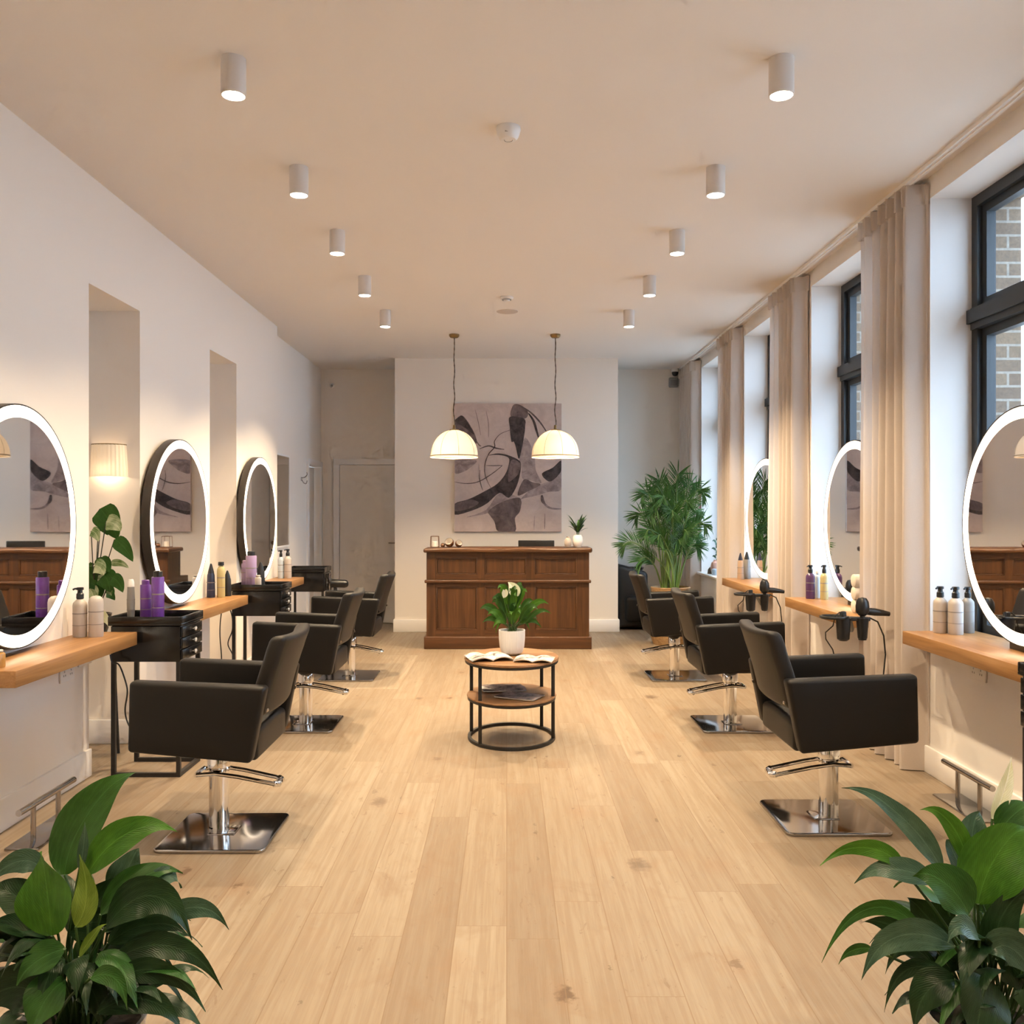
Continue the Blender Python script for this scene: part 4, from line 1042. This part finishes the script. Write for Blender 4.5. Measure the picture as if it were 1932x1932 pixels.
t = thing('coat_hook', 'silver double coat hook on the left wall before the side door', 'coat hook', (-2.419, 10.58, 1.84))
MB().cyl((0,0,0), (0.012,0,0), 0.025, n=16).build('backplate', M['chrome'], t)
MB().tube(smooth([(0.01,0,0.01),(0.05,0,0.02),(0.075,0,0.05),(0.07,0,0.075)]), 0.006, 8).tube(smooth([(0.01,0,-0.01),(0.04,-0.01,-0.05),(0.07,-0.02,-0.055),(0.08,-0.02,-0.02)]), 0.006, 8).build('prong', M['brushed'], t)
t = thing('wall_mirror', 'tall narrow rectangular mirror on the far left wall beyond the counters', 'mirror', (-2.42, 9.65, 1.57))
MB().box(0.0, 0.016, -0.285, 0.285, -0.48, 0.48).build('mirror_glass', M['mirror'], t)
fr = MB()
fr.box(0, 0.022, -0.305, -0.285, -0.5, 0.5).box(0, 0.022, 0.285, 0.305, -0.5, 0.5).box(0, 0.022, -0.285, 0.285, -0.5, -0.48).box(0, 0.022, -0.285, 0.285, 0.48, 0.5)
fr.build('frame', M['trim'], t)

# ------------------------------------------------------------------ niche: sconce and plant
t = thing('wall_sconce', 'pale pleated wall sconce glowing inside the near left wall niche', 'wall lamp', (-2.49, n1[1]-0.001, 1.77))
def ple(p, a, r, z):
    k = 1 + 0.02*math.sin(a*40); return (p[0]*k, p[1]*k if False else p[1], p[2])
n = 40; V = []
for z, k in ((0.10,0.92), (-0.10,1.0)):
    for i in range(n+1):
        a = PI + PI*i/n; rr = 0.115*k*(1+0.02*math.sin(i*2.2)); V.append((rr*math.cos(a), 0.85*rr*math.sin(a), z))
MB().add(V, [(i, i+1, n+1+i+1, n+1+i) for i in range(n)]).build('shade', M['shade'], t)
MB().tube([(0.106*math.cos(PI+PI*i/20), 0.09*math.sin(PI+PI*i/20), 0.101) for i in range(21)], 0.003, 6).build('rim', M['brass'], t)
MB().slab(-0.03, 0.03, -0.015, 0, -0.05, 0.05, 0.005).tube([(0,-0.01,0),(0,-0.045,0)], 0.008, 8).build('mount', M['brass'], t)
lights_in(t, 'POINT', (0,-0.05,-0.06), 0.55, (1.0,0.80,0.56), shadow_soft_size=0.02)
t = thing('plant_stand', 'small round black stand holding the potted pothos in the niche', 'plant stand', (-2.45, 5.36, 0))
MB().lathe([(0,0.70),(0.12,0.70),(0.125,0.708),(0.12,0.716),(0,0.716)], n=32).build('top', M['blackm'], t)
for a in (0.5, 2.6, 4.7): MB().tube([(0.10*math.cos(a),0.10*math.sin(a),0.70),(0.13*math.cos(a),0.13*math.sin(a),0)], 0.009, 8).build('leg', M['blackm'], t)
PB = Vector((-2.45, 5.36, 0.7165))
t = thing('potted_pothos', 'variegated green pothos in a black pot inside the near left niche', 'potted plant', PB)
MB().lathe([(0,0),(0.062,0),(0.085,0.07),(0.095,0.13),(0.088,0.13),(0.082,0.11),(0,0.11)], n=28).build('pot', M['black'], t)
MB().lathe([(0,0.118),(0.086,0.113)], n=20).build('soil', M['soil'], t)
MB().leaf((0.05,-0.085,0.10),(0.09,-0.10,0.16),(0.13,-0.10,0.06),0.09,Vector((0.3,-0.2,1)),n=6).leaf((0.03,-0.085,0.12),(0.06,-0.10,0.20),(0.07,-0.11,0.08),0.07,Vector((1,0,0.3)),n=6).build('pale_leaf', M['spathe'], t)
lf = MB(); st = MB(); random.seed(3)
def hprof(u): return (math.sin(PI*min(1,u**0.55)))**0.7*(1 if u < 0.5 else 1)
LV = [(188,960,222,1018,42,0,0.0),(200,985,228,1002,28,1,-0.05),(190,985,203,1010,26,0,0.04),(172,1002,186,1022,18,1,-0.05),(216,1018,251,1060,24,0,-0.06),(208,1063,243,1072,12,1,-0.05),(168,1080,182,1120,42,0,0.0),(195,1085,208,1118,34,0,-0.08),(211,1090,232,1118,22,0,-0.1),(178,1068,196,1085,26,1,-0.08),(188,1062,206,1080,26,0,-0.06),(175,1100,190,1130,30,0,-0.05),(168,1112,178,1140,24,1,-0.09)]
for (bx, by, tx, ty, w_, mi, dd) in LV:
    d = 5.36+dd
    b_ = at(bx, by, d)-PB; tp = at(tx, ty, d-0.03)-PB
    c_ = (b_+tp)/2 + Vector((0.01,0.0,0.03))
    lf.leaf(b_, c_, tp, w_*d/F*1.2, None, n=10, prof=hprof, mat=mi, fold=0.1)
    st.tube(smooth([(0.01*random.uniform(-1,1),0.01*random.uniform(-1,1),0.11), Vector((b_.x*0.4,b_.y*0.4,max(0.16,b_.z*0.6))), b_], 5), 0.003, 5)
for _ in range(26):
    d = 5.36+random.uniform(-0.09,0.08); b_ = at(random.uniform(168,206), random.uniform(1060,1120), d)-PB
    a = random.uniform(0, 2*PI); tp = b_+Vector((0.06*math.cos(a), 0.03*math.sin(a), random.uniform(-0.07,0.02)))
    lf.leaf(b_, (b_+tp)/2+Vector((0,0,0.02)), tp, 0.055, None, n=7, prof=hprof, mat=random.choice((0,0,1)))
lf.build('foliage', [M['leafm'], leaf_mat('variegated_leaf', (0.05,0.14,0.02), (0.55,0.58,0.40), 0.4, 0.2)], t); st.build('stem', M['stemd'], t)

# ------------------------------------------------------------------ curtains
def curtain(y0, y1, label, folds, seed, xc=2.262):
    t = thing('curtain', label, 'curtain', (xc, (y0+y1)/2, 0), 0, 'beige floor-length linen curtains')
    rnd = random.Random(seed)
    ph = [rnd.uniform(0, 6.28) for _ in range(6)]
    def sheet(z0, z1, nz, head):
        n = 120; V = []
        for j in range(nz+1):
            z = z0+(z1-z0)*j/nz; tz = z/3.28
            for i in range(n+1):
                s = i/n
                amp = 0.048*(0.55+0.45*(1-tz)) if not head else 0.030
                a = math.sin(s*folds*2*PI + ph[0] + 0.5*math.sin(s*5+ph[1])+0.18*math.sin(tz*4+s*9))
                a = math.copysign(abs(a)**0.8, a)
                x = amp*a + 0.012*math.sin(s*11+ph[2]+tz*2)*(1-tz)
                if head: x += 0.016*math.sin(s*folds*6*PI+ph[3])
                end = max(0, (0.09-s)/0.09)          # the near edge turns towards the wall
                x += 0.085*end**1.2
                pinch = 1.0 - 0.06*math.sin(PI*min(1,max(0,(tz-0.5)*2)))*0.6
                yy = (y0 + (y1-y0)*s - (y0+y1)/2)*pinch
                V.append((min(x, 0.084), yy, z))
        return V, [(j*(n+1)+i, j*(n+1)+i+1, (j+1)*(n+1)+i+1, (j+1)*(n+1)+i) for j in range(nz) for i in range(n)]
    V, Fc = sheet(0.006, 3.17, 30, False)
    MB().add(V, Fc).build('fabric', M['curtain'], t, ang=180)
    V, Fc = sheet(3.165, 3.283, 4, True)
    MB().add(V, Fc).build('heading_tape', M['curtain'], t, ang=180)
curtain(5.00, 5.72, 'beige curtain nearest the camera, right of the middle right mirror', 6.5, 1)
curtain(6.97, 7.72, 'beige curtain second from the camera, between the two far right mirrors', 6.5, 2)
curtain(8.93, 9.60, 'beige curtain third from the camera, left of the palm mirror', 6, 3)
curtain(10.88, 11.70, 'greyish curtain in the far right corner behind the palm', 6, 4)

# ------------------------------------------------------------------ palm and recess
PX = Vector((1.80, 9.90, 0))
t = thing('areca_palm', 'tall green areca palm in a woven basket in the right recess', 'potted palm', PX)
MB().lathe([(0,0.0),(0.19,0.0),(0.22,0.10),(0.225,0.3),(0.21,0.58),(0.218,0.625),(0.20,0.63),(0.19,0.58),(0,0.58)], n=48, fn=lambda p, a, r, z: (p[0]*(1+0.012*math.sin(a*24+z*80)), p[1]*(1+0.012*math.sin(a*24+z*80)), p[2])).build('basket_pot', M['basket'], t)
MB().lathe([(0,0.595),(0.195,0.585)], n=24).build('soil', M['soil'], t)
lf = MB(); st = MB(); random.seed(21)
tips = [(1170,1024,0,.55),(1196,965,.2,.7),(1208,922,-.1,.8),(1240,900,.1,.9),(1283,886,0,.95),(1312,905,.2,.9),(1340,918,-.1,.8),(1345,985,-.2,.7),(1322,1028,0,.6),(1202,1056,-.2,.45),(1250,930,-.3,.8),(1300,940,-.3,.8),(1225,960,-.3,.7),(1265,910,.3,.9),(1320,960,.25,.75),(1270,960,-.35,.7),(1215,1000,-.3,.6),(1300,1000,-.35,.6),(1240,1010,-.35,.55),(1285,1020,-.3,.55)]
tips += [(random.uniform(1205,1325), random.uniform(915,1040), random.uniform(-0.3,0.4), .7) for _ in range(7)]
for (tx, ty, dd, up) in tips:
    d = PX.y+dd*0.8
    tp = at(1262+(tx-1262)*0.96, 1090+(ty-1090)*0.90, d)-PX
    tp.x = min(tp.x, 0.36)
    b0 = Vector((random.uniform(-0.08,0.08), random.uniform(-0.06,0.06), 0.58))
    mid = Vector((b0.x+tp.x*0.22, b0.y+tp.y*0.22, 0.58+(max(tp.z,1.0)-0.58)*0.6))
    top = Vector((tp.x*0.75, tp.y*0.75, max(tp.z+0.04, mid.z+0.10)))
    S = smooth([b0, mid, top, tp], 9)
    st.tube(S, [0.011*(1-0.75*i/len(S)) for i in range(len(S))], 6)
    n_ = len(S)
    for i in range(int(n_*0.42), n_):
        for rep in (0, 0.5):
            if i+1 >= n_ and rep: continue
            p_ = S[i] if not rep else (S[i]+S[i+1])/2
            tg = (S[min(i+1,n_-1)]-S[i-1]).normalized()
            u = (i+rep-n_*0.38)/(n_*0.62)
            ln = 0.19*math.sin(PI*(0.15+0.80*u))+0.02
            sd = tg.cross(Vector((0.1,-1,0.25))).normalized()
            for sg in (-1, 1):
                dr = (tg*0.95 + sd*sg*0.72 + Vector((0,0,-0.03)) + Vector((random.uniform(-.1,.1),random.uniform(-.25,.25),random.uniform(-.1,.1)))).normalized()
                e = p_+dr*ln+Vector((0,0,-ln*0.13))
                lf.leaf(p_, p_+dr*ln*0.55, e, 0.0125, None, n=4, fold=0.3, mat=0)
lf.v = [(min(v[0], 0.42), v[1], v[2]) for v in lf.v]
lf.build('foliage', M['palm'], t); st.build('cane', M['palmst'], t)
# black backwash unit in the recess
t = thing('backwash_unit', 'black upholstered hair-washing unit half hidden in the right recess', 'wash unit', (1.57, 11.33, 0))
def bw(x, y, z): return (x, y, z - 0.10*max(0, (x+0.19)/0.4)*(1 if z > 0.4 else 0))
MB().slab(-0.195, 0.17, -0.25, 0.25, 0.02, 0.80, 0.05, 4, nx=6, nz=6, fn=bw).build('body', M['blackm'], t)
MB().slab(-0.12, 0.19, -0.36, -0.2, 0.10, 0.42, 0.05, 4).build('seat', M['leather'], t)
MB().lathe([(0.12,0.70),(0.15,0.74),(0.155,0.755),(0.145,0.755),(0.11,0.72),(0,0.715)], c=(0.0,0.0,0.0), n=28).build('basin', M['black'], t)
MB().slab(0.06, 0.15, -0.375, -0.355, 0.16, 0.22, 0.01).tube([(0.10,-0.37,0.26),(0.15,-0.37,0.27)], 0.012, 8).build('hinge', M['brushed'], t)
# ornaments on the far sill
SZ = ZS+0.0005
t = thing('pink_vase', 'round pink vase with a green sprig on the far window sill', 'vase', (2.42, 10.42, SZ+0.0))
MB().lathe([(0,0),(0.03,0),(0.055,0.035),(0.062,0.09),(0.05,0.135),(0.025,0.155),(0.028,0.165),(0.02,0.163)], n=24).build('vase', M['pink'], t)
lf = MB()
for k in range(9):
    z0 = 0.15+k*0.03; a = k*2.3
    lf.leaf((0,0,z0), (0.03*math.cos(a),0.03*math.sin(a),z0+0.05), (0.05*math.cos(a),0.05*math.sin(a),z0+0.02), 0.03, None, n=5)
lf.build('sprig', M['leafg'], t)
tag(MB().lathe([(0,0),(0.035,0),(0.037,0.004),(0.03,0.05),(0.012,0.075),(0,0.08)], n=18).build('dark_ornament', M['greyb'], None, loc=(2.375, 10.50, SZ)), 'small dark pointed ornament on the far window sill', 'ornament')
tag(MB().lathe([(0,0),(0.035,0),(0.045,0.03),(0.043,0.06),(0.036,0.07),(0.03,0.065),(0,0.05)], n=20).build('glass_cup', M['lblue'], None, loc=(2.38, 10.28, SZ)), 'small pale blue cup on the far window sill', 'cup')

# ------------------------------------------------------------------ foreground plants
def big_plant(cx, d0, rpot, ztop, leaves, label, seed, xlim):
    t = thing('peace_lily', label, 'potted plant', ((cx-CX)*d0/F, d0, 0), 0, 'peace lilies in the foreground')
    B = Vector(t.location); rnd = random.Random(seed); random.seed(seed)
    MB().lathe([(0,0),(rpot*0.72,0),(rpot*0.78,0.01),(rpot*0.97,ztop-0.02),(rpot,ztop),(rpot*0.94,ztop),(rpot*0.90,ztop-0.03),(0,ztop-0.03)], n=48).build('pot', M['potg'], t)
    MB().lathe([(0,ztop-0.02),(rpot*0.9,ztop-0.028)], n=32).build('soil', M['soil'], t)
    lf, st = MB(), MB()
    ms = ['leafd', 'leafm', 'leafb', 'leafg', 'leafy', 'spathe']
    for (bx, by, cx_, cy_, tx, ty, w_, mi, da, db) in leaves:
        b_ = at(bx, by, d0+da)-B; tp = at(tx, ty, d0+db)-B; c_ = at(cx_, cy_, d0+(da+db)/2)-B
        # control so that the curve passes through the given middle point
        cc = c_*2 - (b_+tp)/2
        tg = (tp-b_).normalized(); face = Vector((rnd.uniform(-0.35,0.35), -1, rnd.uniform(0.2,0.8)))
        sd = tg.cross(face)
        if mi == 5:
            MB().leaf(b_, cc, tp, w_*d0/F, sd, n=14, fold=0.35, wave=0.02).build('spathe', M['spathe'], t)
        else:
            lf.leaf(b_, cc, tp, w_*d0/F*1.08, sd, n=18, fold=0.20, wave=0.045, mat=mi, droop=0.10 if abs(tp.x-b_.x) > 0.3*abs(tp.z-b_.z) else 0.0)
        g = Vector((rnd.uniform(-0.05,0.05), rnd.uniform(-0.05,0.05), ztop-0.03))
        st.tube(smooth([g, Vector((g.x*0.6+b_.x*0.35, g.y*0.6+b_.y*0.35, g.z*0.45+b_.z*0.55)), b_], 5), 0.0035, 6)
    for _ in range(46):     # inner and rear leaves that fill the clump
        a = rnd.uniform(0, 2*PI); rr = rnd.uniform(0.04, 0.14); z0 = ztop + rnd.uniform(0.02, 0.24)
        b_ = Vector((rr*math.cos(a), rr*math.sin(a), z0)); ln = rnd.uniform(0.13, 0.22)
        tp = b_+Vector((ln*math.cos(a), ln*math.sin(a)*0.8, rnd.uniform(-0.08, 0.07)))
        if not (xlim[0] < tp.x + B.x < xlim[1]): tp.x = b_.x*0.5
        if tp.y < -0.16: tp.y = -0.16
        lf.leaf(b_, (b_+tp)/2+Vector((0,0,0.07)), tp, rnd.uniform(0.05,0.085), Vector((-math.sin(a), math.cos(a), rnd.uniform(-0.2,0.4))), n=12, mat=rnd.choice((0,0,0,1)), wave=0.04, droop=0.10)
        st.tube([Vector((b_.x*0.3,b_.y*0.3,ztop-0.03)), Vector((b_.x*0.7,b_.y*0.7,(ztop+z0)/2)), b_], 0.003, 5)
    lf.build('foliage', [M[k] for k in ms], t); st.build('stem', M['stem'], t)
    return t
LL = [ # base, middle, tip (px), width px, material, depth offsets
 (122,1650,160,1545,257,1434,100,1,0.0,0.05),
 (150,1640,158,1595,160,1550,20,3,-0.05,-0.05),
 (165,1650,235,1575,335,1552,66,2,-0.04,0.02),
 (205,1690,240,1640,262,1590,64,3,0.06,0.10),
 (98,1765,90,1690,78,1606,130,2,-0.08,-0.05),
 (143,1748,163,1690,150,1612,46,4,-0.10,-0.08),
 (80,1640,35,1625,-25,1665,46,3,0.02,0.0),
 (70,1625,45,1615,20,1622,26,1,0.05,0.05),
 (190,1725,260,1660,345,1632,62,1,-0.02,0.05),
 (260,1700,310,1655,342,1668,46,3,0.0,0.05),
 (200,1750,285,1690,362,1758,76,0,-0.06,-0.04),
 (300,1740,370,1712,432,1742,42,3,0.05,0.08),
 (205,1780,275,1745,358,1752,50,0,-0.03,0.0),
 (220,1810,320,1785,420,1848,50,0,-0.05,-0.02),
 (220,1850,300,1832,388,1892,46,0,-0.08,-0.05),
 (185,1910,270,1885,347,1935,54,0,-0.1,-0.08),
 (172,1845,215,1845,240,1897,34,1,-0.14,-0.16),
 (122,1850,85,1888,55,1960,90,1,-0.12,-0.18),
 (75,1735,30,1690,-30,1672,70,0,0.0,0.0),
 (95,1775,40,1752,-35,1745,66,0,-0.05,-0.05),
 (122,1790,72,1812,32,1850,56,1,-0.14,-0.16),
 (110,1800,50,1790,-15,1812,60,0,-0.06,-0.05),
 (150,1805,172,1770,202,1735,20,4,-0.09,-0.08),
 (85,1900,30,1862,-45,1905,90,0,-0.1,-0.1),
 (150,1720,185,1700,230,1640,70,0,0.02,0.05),
 (130,1760,180,1740,235,1750,60,0,-0.02,0.0),
 (140,1850,175,1870,190,1935,60,0,-0.05,-0.1),
]
big_plant(150, 2.22, 0.158, 0.20, LL, 'peace lily at the bottom left corner, with broad dark leaves', 5, (-1.45, -0.72))
RL = [
 (1778,1645,1708,1548,1588,1462,46,3,0.0,0.05),
 (1828,1645,1798,1560,1735,1513,40,2,0.0,0.02),
 (1838,1620,1835,1570,1850,1520,64,3,0.06,0.1),
 (1820,1650,1800,1610,1785,1575,44,3,0.05,0.05),
 (1872,1545,1895,1490,1908,1428,34,5,0.1,0.12),
 (1845,1705,1880,1615,1945,1545,120,2,-0.04,0.0),
 (1885,1570,1915,1535,1950,1515,60,1,0.08,0.1),
 (1705,1640,1640,1600,1547,1618,36,2,0.0,0.02),
 (1765,1665,1690,1640,1612,1652,48,3,-0.02,0.0),
 (1828,1725,1785,1668,1722,1640,84,1,-0.08,-0.06),
 (1800,1765,1755,1735,1712,1682,84,0,0.0,0.0),
 (1750,1770,1650,1712,1550,1797,30,1,-0.04,-0.02),
 (1745,1765,1690,1748,1626,1728,40,0,-0.02,0.0),
 (1800,1785,1700,1765,1625,1832,58,3,-0.10,-0.10),
 (1645,1790,1612,1792,1582,1813,20,1,-0.02,0.0),
 (1765,1825,1710,1788,1670,1830,28,0,-0.04,-0.02),
 (1790,1840,1715,1828,1668,1897,30,0,-0.06,-0.05),
 (1800,1848,1750,1870,1724,1935,66,0,-0.1,-0.12),
 (1848,1772,1815,1748,1788,1772,42,3,-0.13,-0.15),
 (1868,1798,1910,1790,1965,1860,70,3,-0.1,-0.1),
 (1860,1845,1850,1900,1838,1970,116,0,-0.12,-0.2),
 (1882,1795,1890,1730,1945,1665,70,0,-0.06,-0.05),
 (1850,1720,1885,1670,1935,1640,60,1,0.02,0.05),
 (1880,1810,1915,1830,1960,1900,70,0,-0.04,-0.05),
 (1815,1790,1790,1810,1765,1850,50,0,0.0,0.0),
]
big_plant(1866, 2.22, 0.148, 0.205, RL, 'peace lily at the bottom right corner, with a pale flower bud', 9, (0.90, 1.62))

# ------------------------------------------------------------------ daylight, world, camera
wd = bpy.data.worlds.new('overcast_sky'); sc.world = wd; wd.use_nodes = True
nt = wd.node_tree; bg = nt.nodes['Background']
tc = N(nt, 'ShaderNodeTexCoord'); sp = N(nt, 'ShaderNodeSeparateXYZ'); L(nt, tc.outputs['Generated'], sp.inputs[0])
c = ramp(nt, sp.outputs[2], [(0.0, (0.52,0.73,1.0)), (0.5, (0.62,0.80,1.0))])
L(nt, c, bg.inputs['Color']); bg.inputs['Strength'].default_value = 4.2
for a, b in wins:      # sampling portals in the window openings
    l = bpy.data.lights.new('window_portal', 'AREA'); l.shape = 'RECTANGLE'; l.size = ZH-ZS; l.size_y = b-a
    l.cycles.is_portal = True
    o = bpy.data.objects.new('window_portal', l); COL.objects.link(o)
    o.location = (2.70, (a+b)/2, (ZS+ZH)/2); o.rotation_euler = (0, PI/2, 0)
# unseen spot lights without housings, added to brighten the near part of the room
for sx in (-1.12, 1.13):
    for y in (2.5, 1.3, 0.1):
        lights_in(None, 'SPOT', (sx, y, ZC-0.17), 66, (1.0,0.765,0.485), spot_size=math.radians(112), spot_blend=0.6, shadow_soft_size=0.035)

cam = bpy.data.cameras.new('camera'); co = bpy.data.objects.new('camera', cam); COL.objects.link(co)
cam.sensor_width = 36; cam.sensor_fit = 'HORIZONTAL'; cam.lens = F/1932*36
cam.shift_x = (966-CX)/1932; cam.clip_end = 200; cam.clip_start = 0.05
co.location = (0,0,H); co.rotation_euler = (PI/2, 0, 0)
sc.camera = co
sc.view_settings.view_transform = 'Standard'
sc.view_settings.look = 'None'
sc.view_settings.exposure = 0.92
cy = sc.cycles
cy.use_denoising = True
cy.max_bounces = 6; cy.diffuse_bounces = 4; cy.glossy_bounces = 3; cy.transparent_max_bounces = 6; cy.transmission_bounces = 2
cy.use_adaptive_sampling = True; cy.use_light_tree = False; cy.adaptive_threshold = 0.11; cy.adaptive_min_samples = 12
cy.caustics_reflective = False; cy.caustics_refractive = False
cy.sample_clamp_indirect = 6.0
